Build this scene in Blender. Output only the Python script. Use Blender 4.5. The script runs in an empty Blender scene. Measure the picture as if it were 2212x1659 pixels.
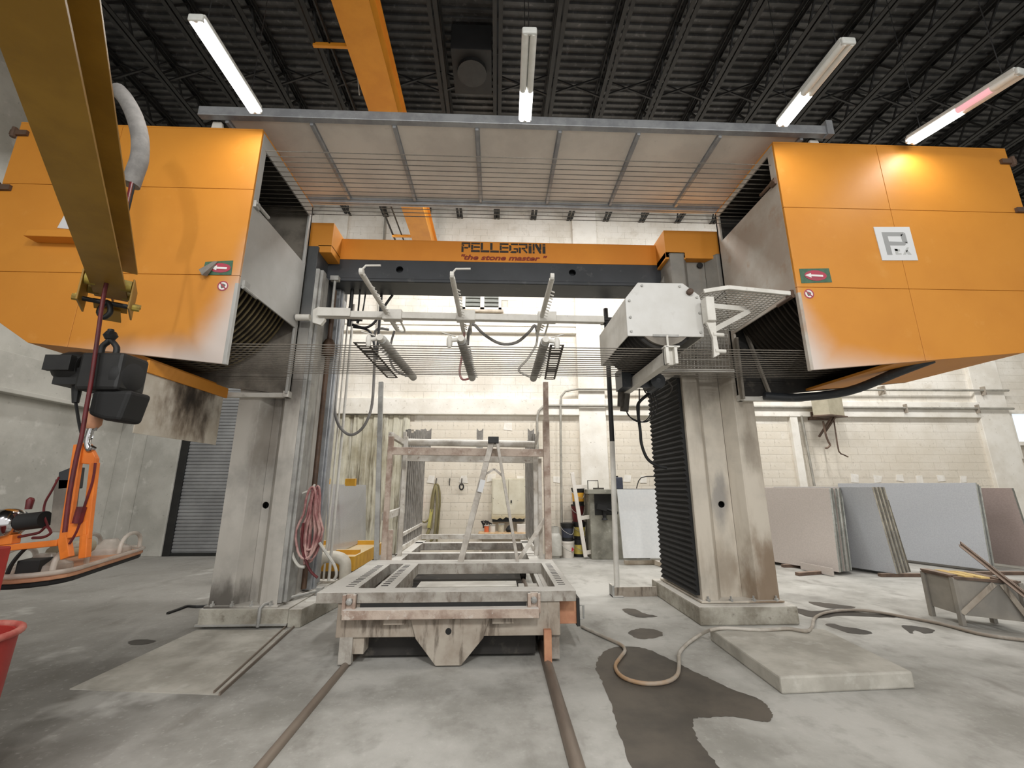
import bpy, math, random
from mathutils import Vector, Matrix
random.seed(7)
sc = bpy.context.scene
C = sc.collection
R = math.radians
# ------------------------------------------------------------------ camera
FPX, CH, PITCH, YAW = 924.0, 1.6, R(13.4), R(-2.15)
cd = bpy.data.cameras.new('camera'); cam = bpy.data.objects.new('camera', cd); C.objects.link(cam)
cd.sensor_width = 36; cd.sensor_fit = 'HORIZONTAL'; cd.lens = 36 * FPX / 2212
cd.clip_start = .05; cd.clip_end = 200
cam.location = (0, 0, CH); cam.rotation_euler = (math.pi/2 + PITCH, 0, YAW)
sc.camera = cam
# ------------------------------------------------------------------ world, exposure
w = bpy.data.worlds.new('world'); sc.world = w; w.use_nodes = True
w.node_tree.nodes['Background'].inputs[0].default_value = (1, .985, .965, 1)
w.node_tree.nodes['Background'].inputs[1].default_value = .66
vs = sc.view_settings
vs.view_transform = 'Standard'; vs.look = 'None'; vs.gamma = 1; vs.use_curve_mapping = False; vs.exposure = 0.8
def lamp(x, y, z, sx, sy, power, tint=(1, .99, .97)):
    l = bpy.data.lights.new('area_lamp', 'AREA'); l.shape = 'RECTANGLE'; l.size = sx; l.size_y = sy
    l.energy = power; l.color = tint
    o = bpy.data.objects.new('area_lamp', l); C.objects.link(o); o.location = (x, y, z)
    return o
LAMP_FRONT = 8
# rows of unseen area lamps: [0] hall lamps over the bay behind the machine, [1] added fill behind the camera
for x, e in ((-6.6, 52), (-3.2, 55), (-.9, 74), (1.4, 80), (3.7, 88), (6.6, 92), (9.2, 90), (12, 55)): lamp(x, 7.2, 7.7, .16, 1.1, e).rotation_euler.x = R(30)
for x, e in ((-6, 25), (-2.6, 62), (.6, 150), (4.2, 52), (7.6, 32)): lamp(x, -1.6, 5.5, .16, 1.1, e).rotation_euler.x = R(18)

# ------------------------------------------------------------------ measuring: a pixel of the photograph at a known depth / height
cp, sp, cy, sy = math.cos(PITCH), math.sin(PITCH), math.cos(YAW), math.sin(YAW)
def ray(u, v):
    a = u - 1106.; b = 829.5 - v
    y = FPX*cp - b*sp; z = FPX*sp + b*cp
    return (a*cy - y*sy, a*sy + y*cy, z)
def at(u, v, Y):
    d = ray(u, v); t = Y/d[1]; return Vector((d[0]*t, Y, CH + d[2]*t))
def on(u, v, z=0.):
    d = ray(u, v); t = (z-CH)/d[2]; return Vector((d[0]*t, d[1]*t, z))

# ------------------------------------------------------------------ materials
def s(r, g, b):
    f = lambda c: (c/255/12.92) if c/255 <= .04045 else ((c/255+.055)/1.055)**2.4
    return (f(r), f(g), f(b), 1)
MATS = {}
def mat(name, c1, c2=None, scale=2., contrast=(.35, .65), rough=.6, metal=0., streak=None, dust=None, zgrad=None, bump=0, speck=None, emit=None, alpha=None, blobs=(), stretch=(1, 1, 1), detail=6):
    m = bpy.data.materials.new(name); m.use_nodes = True; MATS[name] = m
    nt = m.node_tree; N = nt.nodes; L = nt.links; b = N['Principled BSDF']
    b.inputs['Roughness'].default_value = rough; b.inputs['Metallic'].default_value = metal
    co = N.new('ShaderNodeTexCoord').outputs['Object']
    def noise(sc_, st=(1, 1, 1), det=6, w_=0):
        mp = N.new('ShaderNodeMapping'); mp.inputs['Scale'].default_value = st; mp.inputs['Location'].default_value = (w_, w_*.7, w_*.3)
        L.new(co, mp.inputs[0])
        n = N.new('ShaderNodeTexNoise'); n.inputs['Scale'].default_value = sc_; n.inputs['Detail'].default_value = det
        n.inputs['Roughness'].default_value = .62
        L.new(mp.outputs[0], n.inputs['Vector']); return n.outputs[0]
    def rng(val, a, c, d0=0., d1=1.):
        r = N.new('ShaderNodeMapRange'); r.interpolation_type = 'SMOOTHSTEP'
        r.inputs[1].default_value = a; r.inputs[2].default_value = c; r.inputs[3].default_value = d0; r.inputs[4].default_value = d1
        L.new(val, r.inputs[0]); return r.outputs[0]
    def mix(f, A, B):
        x = N.new('ShaderNodeMix'); x.data_type = 'RGBA'
        if isinstance(f, float): x.inputs[0].default_value = f
        else: L.new(f, x.inputs[0])
        for k, q in ((6, A), (7, B)):
            if isinstance(q, tuple): x.inputs[k].default_value = q
            else: L.new(q, x.inputs[k])
        return x.outputs[2]
    def mul(a, c, op='MULTIPLY'):
        x = N.new('ShaderNodeMath'); x.operation = op; x.use_clamp = True
        for k, q in ((0, a), (1, c)):
            if isinstance(q, (int, float)): x.inputs[k].default_value = q
            else: L.new(q, x.inputs[k])
        return x.outputs[0]
    def axis(k):
        sx = N.new('ShaderNodeSeparateXYZ'); L.new(co, sx.inputs[0]); return sx.outputs[k]
    m['_'] = 1
    col = c1
    if c2: col = mix(rng(noise(scale, stretch, detail), *contrast), c1, c2)
    if zgrad:                                   # (colour, axis, from, to, strength): tone, dirt and dust graded along an axis
        for (gc, ax, a, c, st) in zgrad:
            g = mul(rng(axis(ax), a, c), st)
            g = mul(g, rng(noise(1.7, (1, 1, 1), 5, 3.1), .2, .6, .55, 1.))
            col = mix(g, col, gc)
    if streak:
        for (sc_, st, a, c, k, scol) in streak: col = mix(mul(rng(noise(sc_, st, 5, 7.7), a, c), k), col, scol)
    if speck:
        for (sc_, a, c, k, scol) in speck: col = mix(mul(rng(noise(sc_, (1, 1, 1), 4, 13.), a, c), k), col, scol)
    for (bc, br, k, bcol) in blobs:             # one stain with a place of its own
        mp = N.new('ShaderNodeVectorMath'); mp.operation = 'SUBTRACT'; L.new(co, mp.inputs[0]); mp.inputs[1].default_value = bc
        dv = N.new('ShaderNodeVectorMath'); dv.operation = 'DIVIDE'; L.new(mp.outputs[0], dv.inputs[0]); dv.inputs[1].default_value = br
        ln = N.new('ShaderNodeVectorMath'); ln.operation = 'LENGTH'; L.new(dv.outputs[0], ln.inputs[0])
        ad = N.new('ShaderNodeMath'); ad.operation = 'ADD'; L.new(ln.outputs['Value'], ad.inputs[0])
        L.new(rng(noise(2.2, (1.6, 1.6, .7), 5, 2.2), .3, .7, -.3, .3), ad.inputs[1])
        col = mix(mul(rng(ad.outputs[0], 1.2, .3), k), col, bcol)
    if dust:                                    # settled stone dust on what faces up
        g = N.new('ShaderNodeNewGeometry'); sx = N.new('ShaderNodeSeparateXYZ'); L.new(g.outputs['Normal'], sx.inputs[0])
        f = mul(rng(sx.outputs[2], .45, .9), rng(noise(5., (1, 1, 1), 5, 5.), .2, .5, .5, 1.))
        col = mix(mul(f, dust[1]), col, dust[0])
    if isinstance(col, tuple): b.inputs['Base Color'].default_value = col
    else: L.new(col, b.inputs['Base Color'])
    if bump:
        bp = N.new('ShaderNodeBump'); bp.inputs['Strength'].default_value = bump; bp.inputs['Distance'].default_value = .02
        L.new(noise(scale*7, stretch), bp.inputs['Height']); L.new(bp.outputs[0], b.inputs['Normal'])
    if emit:
        b.inputs['Emission Color'].default_value = emit[0]; b.inputs['Emission Strength'].default_value = emit[1]
    if alpha is not None:
        b.inputs['Alpha'].default_value = alpha
    return m
DUST = s(214, 210, 202)
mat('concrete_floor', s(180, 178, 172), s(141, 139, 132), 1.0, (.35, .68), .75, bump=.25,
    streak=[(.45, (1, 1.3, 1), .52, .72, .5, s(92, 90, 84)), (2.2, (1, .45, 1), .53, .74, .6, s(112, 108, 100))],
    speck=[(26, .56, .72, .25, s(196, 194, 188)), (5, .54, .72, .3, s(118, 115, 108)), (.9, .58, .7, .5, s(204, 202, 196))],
    zgrad=[(s(80, 76, 69), 0, -1.3, -3.4, .72), (s(196, 193, 186), 1, 4.2, 6.2, .3)])  # darker towards the left, paler with dust towards the back
mat('pad_concrete', s(182, 178, 168), s(156, 152, 142), 2.2, rough=.8, bump=.2, speck=[(6, .55, .7, .4, s(200, 198, 190))])
mat('pedestal_concrete', s(176, 172, 160), s(132, 126, 113), 3., rough=.85, bump=.5, dust=(DUST, .7), speck=[(12, .6, .72, .5, s(90, 82, 70))])
mat('wet', s(92, 85, 76), s(70, 65, 59), 1.6, rough=.6)
mat('wet_dark', s(44, 40, 36), s(60, 56, 50), 3., rough=.4)
mat('wall_block', s(236, 231, 221), s(219, 212, 199), 1.2, (.35, .65), .85, bump=.35,
    zgrad=[(s(214, 204, 186), 2, 3.7, 2.2, .75)],
    speck=[(14, .6, .72, .45, s(176, 166, 148)), (2.4, .6, .75, .5, s(205, 196, 180)), (30, .66, .74, .5, s(140, 130, 116))])
mat('wall_base', s(214, 207, 195), s(190, 181, 166), 2., rough=.9, zgrad=[(s(176, 166, 150), 2, 3.7, 2.2, .7)])
mat('side_wall', s(190, 188, 180), s(166, 164, 156), .9, rough=.85, bump=.2, speck=[(3.2, .6, .72, .5, s(212, 210, 203)), (12, .64, .74, .5, s(130, 128, 120))])
mat('trim_paint', s(238, 234, 225), s(222, 216, 204), 1.6, rough=.8, bump=.2, speck=[(11, .62, .72, .6, s(160, 150, 134))])
mat('patch', s(238, 234, 226), s(224, 219, 208), 6, rough=.85)
mat('deck', s(72, 72, 72), s(50, 50, 50), 2.5, rough=.5, metal=.2, speck=[(8, .55, .72, .5, s(118, 118, 117))])
mat('joist', s(18, 18, 18), s(30, 30, 30), 4, rough=.6)
mat('fan_dark', s(20, 20, 20), s(28, 28, 28), 4, rough=.7)
mat('door_slat', s(160, 161, 162), s(140, 141, 142), 1.2, rough=.45, metal=.3, streak=[(3, (.3, 1, 4), .5, .7, .35, s(132, 133, 134))])
mat('black', s(20, 20, 20), s(30, 30, 29), 6, rough=.55)
mat('rubber', s(16, 16, 16), rough=.7)
mat('corrugated_dirty', s(206, 202, 184), s(160, 152, 128), 1.1, (.35, .7), .6, streak=[(2.2, (5, 5, .45), .5, .66, .7, s(92, 80, 60)), (3.5, (4, 4, .3), .55, .7, .5, s(228, 226, 216))])
# machine
def orange(name, grads):
    return mat(name, s(206, 136, 42), s(197, 127, 36), .9, (.3, .7), .58, zgrad=grads, speck=[(5, .62, .76, .2, s(222, 160, 80)), (1.4, .62, .8, .3, s(224, 170, 96))])
orange('orange_plain', None)
mat('orange_beam', s(214, 136, 36), s(204, 126, 30), .9, rough=.55, dust=(s(170, 160, 148), .9))
mat('grey_paint_beam', s(50, 53, 57), s(42, 45, 48), 2, rough=.45, speck=[(7, .6, .74, .3, s(104, 104, 102))])
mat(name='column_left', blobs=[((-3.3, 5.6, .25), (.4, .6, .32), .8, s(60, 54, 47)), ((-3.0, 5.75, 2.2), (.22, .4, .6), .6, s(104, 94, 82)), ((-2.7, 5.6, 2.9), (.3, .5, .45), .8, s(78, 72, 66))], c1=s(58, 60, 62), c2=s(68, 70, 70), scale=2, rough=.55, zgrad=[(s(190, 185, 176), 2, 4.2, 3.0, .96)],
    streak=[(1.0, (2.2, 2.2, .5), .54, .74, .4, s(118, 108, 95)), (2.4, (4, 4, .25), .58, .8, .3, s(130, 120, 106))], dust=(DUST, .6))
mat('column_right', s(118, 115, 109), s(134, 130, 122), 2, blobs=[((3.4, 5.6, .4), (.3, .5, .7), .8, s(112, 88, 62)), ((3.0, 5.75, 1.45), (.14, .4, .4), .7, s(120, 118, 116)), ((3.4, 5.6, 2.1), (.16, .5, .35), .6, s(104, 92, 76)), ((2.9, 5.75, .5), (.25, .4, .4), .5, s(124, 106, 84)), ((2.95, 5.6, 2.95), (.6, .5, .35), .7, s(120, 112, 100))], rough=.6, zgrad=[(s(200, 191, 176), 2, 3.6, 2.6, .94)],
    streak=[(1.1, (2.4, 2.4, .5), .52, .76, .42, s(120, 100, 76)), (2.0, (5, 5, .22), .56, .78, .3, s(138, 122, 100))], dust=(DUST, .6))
mat('dusty_steel', s(172, 171, 166), s(140, 139, 135), 3, rough=.55, metal=.15, dust=(DUST, .8), streak=[(2.2, (4, 4, .3), .55, .7, .4, s(112, 110, 106))])
mat('white_dusty', s(214, 211, 203), s(198, 194, 185), 3, rough=.65, speck=[(9, .6, .74, .4, s(160, 156, 148))])
mat('side_grey', s(172, 171, 167), s(162, 160, 155), 1.5, rough=.5, speck=[(7, .62, .75, .3, s(140, 136, 130))])
mat('white_plate', s(204, 203, 199), s(192, 190, 184), 1.5, rough=.5, speck=[(7, .62, .75, .3, s(168, 164, 157))])
mat('rusty_plate', s(168, 155, 142), s(184, 178, 168), 1.2, (.4, .62), rough=.6, speck=[(3, .56, .7, .5, s(160, 128, 100))])
mat('inner_dark', s(48, 45, 41), s(34, 32, 30), 2.2, rough=.75, speck=[(5, .55, .72, .6, s(92, 86, 78))])
mat('inner_light', s(140, 133, 122), s(100, 94, 86), 2.5, rough=.75)
mat('groove', s(34, 28, 20), s(48, 40, 30), 3, rough=.7)
mat('groove_rim', s(130, 116, 82), s(92, 82, 62), 4, rough=.65)
mat('stained_sheet', s(204, 198, 186), s(180, 170, 154), 2, rough=.7, blobs=[((-3.75, 4.98, 2.5), (.5, .62, .62), .9, s(140, 118, 94)), ((-3.75, 5.05, 2.52), (.5, .56, .52), .98, s(34, 28, 24))])
mat('hood_sheet', s(226, 219, 209), s(206, 199, 190), 1.1, rough=.5, speck=[(2.2, .56, .75, .4, s(222, 216, 206)), (10, .64, .76, .3, s(160, 154, 146))])
mat('galv', s(164, 166, 168), s(142, 144, 147), 5, rough=.4, metal=.35, speck=[(20, .6, .75, .4, s(190, 191, 193))])
mat('rust_screw', s(92, 70, 54), s(72, 54, 42), 6, rough=.6)
mat('bellows', s(26, 26, 26), s(19, 19, 19), 5, rough=.8)
mat('mesh_sheet', s(196, 192, 185), s(168, 164, 156), 5, rough=.6)
mat('wire', s(116, 109, 99), s(98, 92, 84), 40, rough=.6)
mat('strip_dark', s(62, 58, 52), s(80, 76, 70), 8, rough=.6)
mat('logo_grey', s(150, 151, 150), rough=.6)
mat('logo_pale', s(178, 179, 176), rough=.6)
mat('logo_white', s(212, 213, 213), rough=.5)
mat('ink_black', s(38, 34, 30), rough=.6)
mat('ink_red', s(128, 38, 20), rough=.6)
mat('sticker_green', s(58, 92, 70), s(70, 104, 80), 20, rough=.5)
mat('sticker_red', s(178, 52, 74), s(150, 66, 80), 20, rough=.5)
mat('sticker_white', s(226, 222, 218), rough=.5)
mat('sticker_curl', s(124, 118, 110), s(104, 100, 94), 10, rough=.6)
mat('jib_yellow', s(158, 120, 36), s(142, 106, 28), 3, rough=.5, speck=[(6, .6, .75, .3, s(120, 92, 34))])
mat('jib_bright', s(178, 158, 70), s(130, 108, 44), 8, rough=.6)
mat('crane_yellow', s(226, 150, 42), s(214, 138, 34), 2, rough=.5)
mat('foam', s(132, 129, 125), s(114, 111, 108), 10, rough=.9)
mat('hose_red', s(104, 26, 30), s(78, 20, 24), 8, rough=.45)
mat('hose_pink', s(196, 160, 152), s(146, 92, 92), 5, (.35, .65), rough=.6, dust=(s(212, 190, 184), .7))
mat('hose_white', s(200, 197, 188), s(178, 174, 166), 8, rough=.6)
mat('hose_tan', s(158, 150, 138), s(184, 178, 168), 2.2, (.45, .6), rough=.55, blobs=[((.75, 4.2, 0), (.8, .9, 2), .9, s(166, 130, 92)), ((5., 5.4, 0), (1.8, 1, 2), .7, s(120, 106, 92))])
mat('chrome', s(190, 190, 190), rough=.12, metal=1.)
mat('lifter_orange', s(224, 122, 42), s(206, 108, 36), 5, rough=.45)
mat('clear_pvc', s(206, 196, 184), s(186, 176, 164), 6, rough=.25, alpha=.55)
mat('red_paint', s(168, 50, 44), s(142, 42, 38), 3, rough=.5, speck=[(7, .62, .74, .5, s(196, 110, 100))])
mat('red_rim', s(190, 120, 108), s(166, 74, 66), 8, rough=.6)
# cart and rack
mat('cart_steel', s(170, 165, 156), s(126, 118, 108), 3.2, (.36, .64), rough=.7, dust=(s(218, 215, 208), .95), streak=[(5, (3, 3, 1), .54, .68, .65, s(100, 84, 72))], bump=.3)
mat('cart_rust', s(188, 172, 158), s(146, 124, 110), 5, (.4, .68), rough=.75, dust=(s(220, 214, 206), .95), bump=.3, speck=[(14, .58, .7, .6, s(206, 198, 188))])
mat('cart_brown', s(148, 136, 122), s(172, 163, 150), 3, rough=.75, streak=[(4, (3, 3, .6), .5, .66, .7, s(74, 62, 50))], dust=(DUST, .9))
mat('rust_orange', s(196, 146, 112), s(170, 118, 90), 4, rough=.75)
mat('rack_white', s(214, 210, 202), s(180, 172, 160), 5, rough=.7, dust=(s(226, 223, 216), .9), speck=[(12, .6, .72, .6, s(126, 102, 86))])
mat('rack_slat', s(150, 146, 140), s(120, 116, 110), 6, rough=.65, dust=(DUST, .7))
mat('rail_steel', s(132, 120, 108), s(106, 94, 84), 4, rough=.5, metal=.2, stretch=(1, .2, 1))
mat('ladder', s(196, 190, 180), s(168, 160, 150), 7, rough=.6)
# yard stuff
mat('slab_pink', s(184, 175, 168), s(176, 167, 160), 40, rough=.35)
mat('slab_mauve', s(168, 152, 146), s(158, 143, 137), 40, rough=.4)
mat('slab_grey', s(172, 174, 177), s(163, 165, 169), 50, rough=.18)
mat('slab_white', s(206, 207, 206), s(200, 202, 202), 20, rough=.06)
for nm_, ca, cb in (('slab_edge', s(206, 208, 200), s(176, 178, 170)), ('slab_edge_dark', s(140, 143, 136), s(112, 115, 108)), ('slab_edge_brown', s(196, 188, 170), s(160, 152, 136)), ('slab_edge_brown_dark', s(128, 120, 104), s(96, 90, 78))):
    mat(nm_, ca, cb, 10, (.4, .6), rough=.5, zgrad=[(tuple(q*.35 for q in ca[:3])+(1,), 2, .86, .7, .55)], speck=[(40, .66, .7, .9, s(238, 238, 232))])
mat('wood', s(206, 178, 140), s(182, 150, 112), 3, rough=.7, stretch=(6, .6, 6))
mat('wood_dusty', s(196, 186, 170), s(170, 156, 138), 4, rough=.75, dust=(DUST, .6))
mat('wood_yellow', s(222, 196, 132), s(196, 164, 100), 3, rough=.7)
mat('trough_steel', s(128, 124, 117), s(146, 140, 130), 2.5, rough=.6, dust=(DUST, .5))
mat('angle_rust', s(104, 84, 70), s(80, 64, 54), 6, rough=.65, dust=(s(170, 150, 134), .6))
mat('yellow_paint', s(222, 170, 58), s(208, 152, 44), 3, rough=.55, dust=(s(228, 216, 186), .75))
mat('pvc', s(214, 208, 194), s(198, 190, 174), 5, rough=.5)
mat('panel_cream', s(214, 208, 188), s(200, 192, 170), 3, rough=.55, zgrad=[(s(168, 142, 84), 2, 1.0, .84, .6)], speck=[(9, .66, .72, .8, s(96, 84, 66))])
mat('sling', s(146, 136, 98), s(112, 103, 72), 3, rough=.85, stretch=(3, 3, .5))
mat('sling_yellow', s(190, 182, 108), s(162, 152, 86), 3, rough=.85)
mat('bench_green', s(150, 148, 136), s(118, 116, 106), 3, rough=.75, speck=[(6, .58, .72, .6, s(196, 192, 180))])
mat('box_beige', s(176, 168, 146), s(160, 152, 130), 4, rough=.6, speck=[(8, .64, .74, .5, s(120, 110, 90))])
mat('tank', s(190, 188, 180), s(172, 169, 160), 5, rough=.55)
mat('bucket_white', s(226, 220, 212), s(210, 204, 194), 6, rough=.5)
mat('bucket_yellow', s(206, 188, 96), s(188, 168, 78), 6, rough=.55)
mat('bucket_amber', s(222, 164, 54), rough=.5)
mat('can_orange', s(214, 108, 66), rough=.5)
mat('can_beige', s(198, 190, 170), s(176, 168, 148), 12, rough=.5)
mat('jug_blue', s(48, 52, 66), s(62, 66, 80), 8, rough=.4)
mat('red_ext', s(176, 40, 58), rough=.4)
mat('conduit', s(150, 146, 136), s(172, 168, 158), 5, rough=.5, metal=.2)
mat('fixture', s(206, 207, 202), s(190, 191, 186), 6, rough=.45)
mat('tube_lit', (1, 1, 1, 1), emit=((1, .98, .95, 1), 6.))
mat('tube_dim', s(214, 150, 158), emit=((1, .55, .6, 1), .35))
mat('tube_dead', s(238, 238, 233), s(228, 228, 222), 8, rough=.3)
mat('glass_day', s(190, 205, 220), rough=.1, emit=((.8, .9, 1, 1), .5))
mat('louver', s(150, 152, 146), s(130, 132, 126), 5, rough=.6)
M = MATS

# ------------------------------------------------------------------ mesh helpers
class MB:
    def __init__(self): self.v = []; self.f = []
    def add(self, vs_, fs_):
        o = len(self.v); self.v += [Vector(p) for p in vs_]; self.f += [[i+o for i in f] for f in fs_]; return self
    def box(self, x0, x1, y0, y1, z0, z1):
        if x0 > x1: x0, x1 = x1, x0
        if y0 > y1: y0, y1 = y1, y0
        if z0 > z1: z0, z1 = z1, z0
        return self.add([(x0, y0, z0), (x1, y0, z0), (x1, y1, z0), (x0, y1, z0), (x0, y0, z1), (x1, y0, z1), (x1, y1, z1), (x0, y1, z1)],
                        [(0, 3, 2, 1), (4, 5, 6, 7), (0, 1, 5, 4), (1, 2, 6, 5), (2, 3, 7, 6), (3, 0, 4, 7)])
    def bar(self, p, q, wd, h, up=(0, 0, 1)):
        p = Vector(p); q = Vector(q); d = (q-p).normalized(); u = Vector(up)
        sd = d.cross(u)
        if sd.length < 1e-4: sd = d.cross(Vector((0, 1, 0)))
        sd.normalize(); u = sd.cross(d).normalized()
        a = sd*wd/2; b = u*h/2
        return self.add([p-a-b, p+a-b, p+a+b, p-a+b, q-a-b, q+a-b, q+a+b, q-a+b],
                        [(0, 1, 2, 3), (7, 6, 5, 4), (0, 4, 5, 1), (1, 5, 6, 2), (2, 6, 7, 3), (3, 7, 4, 0)])
    def prism(self, pts, vec):
        n = len(pts); vec = Vector(vec); pts = [Vector(p) for p in pts]
        nrm = Vector((0, 0, 0))
        for i in range(n): nrm += pts[i].cross(pts[(i+1) % n])
        if nrm.dot(vec) > 0: pts = pts[::-1]
        return self.add(pts + [p+vec for p in pts], [list(range(n)), list(range(2*n-1, n-1, -1))] + [((i+1) % n, i, n+i, n+(i+1) % n) for i in range(n)])
    def tube(self, pts, r, n=8, closed=False, smooth=0):
        pts = [Vector(p) for p in pts]
        if smooth:
            out = []; k = len(pts); rg = range(k if closed else k-1)
            for i in rg:
                g = lambda j: pts[j % k] if closed else pts[max(0, min(k-1, j))]
                p0, p1, p2, p3 = g(i-1), g(i), g(i+1), g(i+2)
                for t in range(smooth):
                    t = t/smooth
                    out.append(.5*((2*p1)+(p2-p0)*t+(2*p0-5*p1+4*p2-p3)*t*t+(3*p1-p0-3*p2+p3)*t**3))
            if not closed: out.append(pts[-1])
            pts = out
        k = len(pts); T = []
        for i in range(k):
            a = pts[(i-1) % k] if closed or i > 0 else pts[i]; b = pts[(i+1) % k] if closed or i < k-1 else pts[i]
            T.append((b-a).normalized())
        ref = Vector((0, 0, 1)) if abs(T[0].z) < .9 else Vector((1, 0, 0))
        nv = (ref - T[0]*ref.dot(T[0])).normalized(); vv = []
        for i in range(k):
            nv = (nv - T[i]*nv.dot(T[i])).normalized(); bn = T[i].cross(nv)
            rr = r[min(i, len(r)-1)] if isinstance(r, (list, tuple)) else r
            for j in range(n):
                a = 2*math.pi*j/n; vv.append(pts[i] + (nv*math.cos(a)+bn*math.sin(a))*rr)
        ff = []
        for i in range(k if closed else k-1):
            i2 = (i+1) % k
            for j in range(n): ff.append((i*n+j, i*n+(j+1) % n, i2*n+(j+1) % n, i2*n+j))
        if not closed: ff += [list(range(n-1, -1, -1)), [(k-1)*n+j for j in range(n)]]
        return self.add(vv, ff)
    def cyl(self, p, q, r0, r1=None, n=16):
        return self.tube([p, q], [r0, r0 if r1 is None else r1], n)
    def lathe(self, c, prof, n=20, ax='z'):
        vv = []; ff = []; c = Vector(c)
        for (r, h) in prof:
            for j in range(n):
                a = 2*math.pi*j/n
                if ax == 'z': vv.append(c+Vector((r*math.cos(a), r*math.sin(a), h)))
                elif ax == 'y': vv.append(c+Vector((r*math.sin(a), h, r*math.cos(a))))
                else: vv.append(c+Vector((h, r*math.cos(a), r*math.sin(a))))
        k = len(prof)
        for i in range(k-1):
            for j in range(n): ff.append((i*n+j, i*n+(j+1) % n, (i+1)*n+(j+1) % n, (i+1)*n+j))
        ff += [list(range(n-1, -1, -1)), [(k-1)*n+j for j in range(n)]]
        return self.add(vv, ff)
    def plate_hole(self, o, u, v, wd, h, cx, cz, r, vec, n=24):
        """flat plate spanned by unit u,v from o with a round hole, thickness vec"""
        o, u, v, vec = Vector(o), Vector(u), Vector(v), Vector(vec)
        angs = [2*math.pi*i/n for i in range(n)] + [math.atan2(b-cz, a-cx) % (2*math.pi) for a, b in ((0, 0), (wd, 0), (wd, h), (0, h))]
        angs = sorted(set(angs)); inn = []; out = []
        for a in angs:
            c, si = math.cos(a), math.sin(a); t = 1e9
            if c > 1e-9: t = min(t, (wd-cx)/c)
            if c < -1e-9: t = min(t, -cx/c)
            if si > 1e-9: t = min(t, (h-cz)/si)
            if si < -1e-9: t = min(t, -cz/si)
            out.append(o+u*(cx+c*t)+v*(cz+si*t)); inn.append(o+u*(cx+c*r)+v*(cz+si*r))
        k = len(angs); V = inn+out+[p+vec for p in inn]+[p+vec for p in out]; F_ = []
        for i in range(k):
            j = (i+1) % k
            F_ += [(i, k+i, k+j, j), (2*k+j, 3*k+j, 3*k+i, 2*k+i), (i, j, 2*k+j, 2*k+i), (k+j, k+i, 3*k+i, 3*k+j)]
        return self.add(V, F_)
    def mesh(self, name):
        me = bpy.data.meshes.new(name); me.from_pydata([tuple(p) for p in self.v], [], [tuple(f) for f in self.f]); me.update(); return me
def link(name, me, m, parent=None, smooth=False, bevel=0, seg=2):
    if m is not None and not me.materials: me.materials.append(MATS[m])
    if smooth:
        me.polygons.foreach_set('use_smooth', [True]*len(me.polygons))
    o = bpy.data.objects.new(name, me); C.objects.link(o)
    if parent is not None:
        o.parent = parent; o.matrix_parent_inverse = WM[parent].inverted()
    WM[o] = Matrix.Identity(4)
    if bevel:
        b = o.modifiers.new('bevel', 'BEVEL'); b.width = bevel; b.segments = seg; b.limit_method = 'ANGLE'; b.angle_limit = R(40)
    if smooth:
        e = o.modifiers.new('edge', 'EDGE_SPLIT'); e.split_angle = R(50)
    return o
WM = {}
def build(name, mb, m, parent=None, smooth=False, bevel=0, seg=2):
    return link(name, mb.mesh(name), m, parent, smooth, bevel, seg)
def tag(o, label=None, cat=None, group=None, kind=None):
    if label: o['label'] = label
    if cat: o['category'] = cat
    if group: o['group'] = group
    if kind: o['kind'] = kind
    return o
def thing(name, loc, label, cat, group=None):
    o = bpy.data.objects.new(name, None); C.objects.link(o); o.location = loc; o.empty_display_size = .1
    WM[o] = Matrix.Translation(Vector(loc)); return tag(o, label, cat, group)
def copy_thing(t, delta, label, group=None, rot=None):
    c = t.copy(); C.objects.link(c); c.location = t.location + Vector(delta); c['label'] = label
    if rot is not None: c.rotation_euler.z = rot
    for ch in t.children:
        d = ch.copy(); C.objects.link(d); d.parent = c
        for g in ch.children:
            e = g.copy(); C.objects.link(e); e.parent = d
    return c
def place(me_name, me, m, parent, loc, smooth=False):
    """piece sharing a mesh, placed by its own location (mesh about its own origin)"""
    o = bpy.data.objects.new(me_name, me); C.objects.link(o)
    if parent is not None: o.parent = parent; o.matrix_parent_inverse = WM[parent].inverted()
    o.location = loc; WM[o] = Matrix.Translation(Vector(loc)); return o
def text_mesh(txt, size, extrude=.002, shear=0, bold=0):
    c = bpy.data.curves.new('txt', 'FONT'); c.body = txt; c.size = size; c.extrude = extrude; c.shear = shear; c.offset = bold
    o = bpy.data.objects.new('txt', c); C.objects.link(o)
    dg = bpy.context.evaluated_depsgraph_get(); me = bpy.data.meshes.new_from_object(o.evaluated_get(dg))
    bpy.data.objects.remove(o); bpy.data.curves.remove(c); me.materials.clear(); return me
def fit_text(me, x0, x1, z0, z1, y):
    xs = [v.co.x for v in me.vertices]; zs = [v.co.y for v in me.vertices]; a, b, c, d = min(xs), max(xs), min(zs), max(zs)
    for v in me.vertices:
        X, Z, E_ = v.co
        v.co = (x0+(X-a)/(b-a)*(x1-x0), y-E_, z0+(Z-c)/(d-c)*(z1-z0))
    me.update(); return me
def jag(pts, n=4, amp=.02):
    out = []
    for i in range(len(pts)):
        a, b = pts[i], pts[(i+1) % len(pts)]
        for k in range(n):
            p = a.lerp(b, k/n); out.append(p+Vector((random.uniform(-amp, amp), random.uniform(-amp, amp), 0)))
    return out

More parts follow.
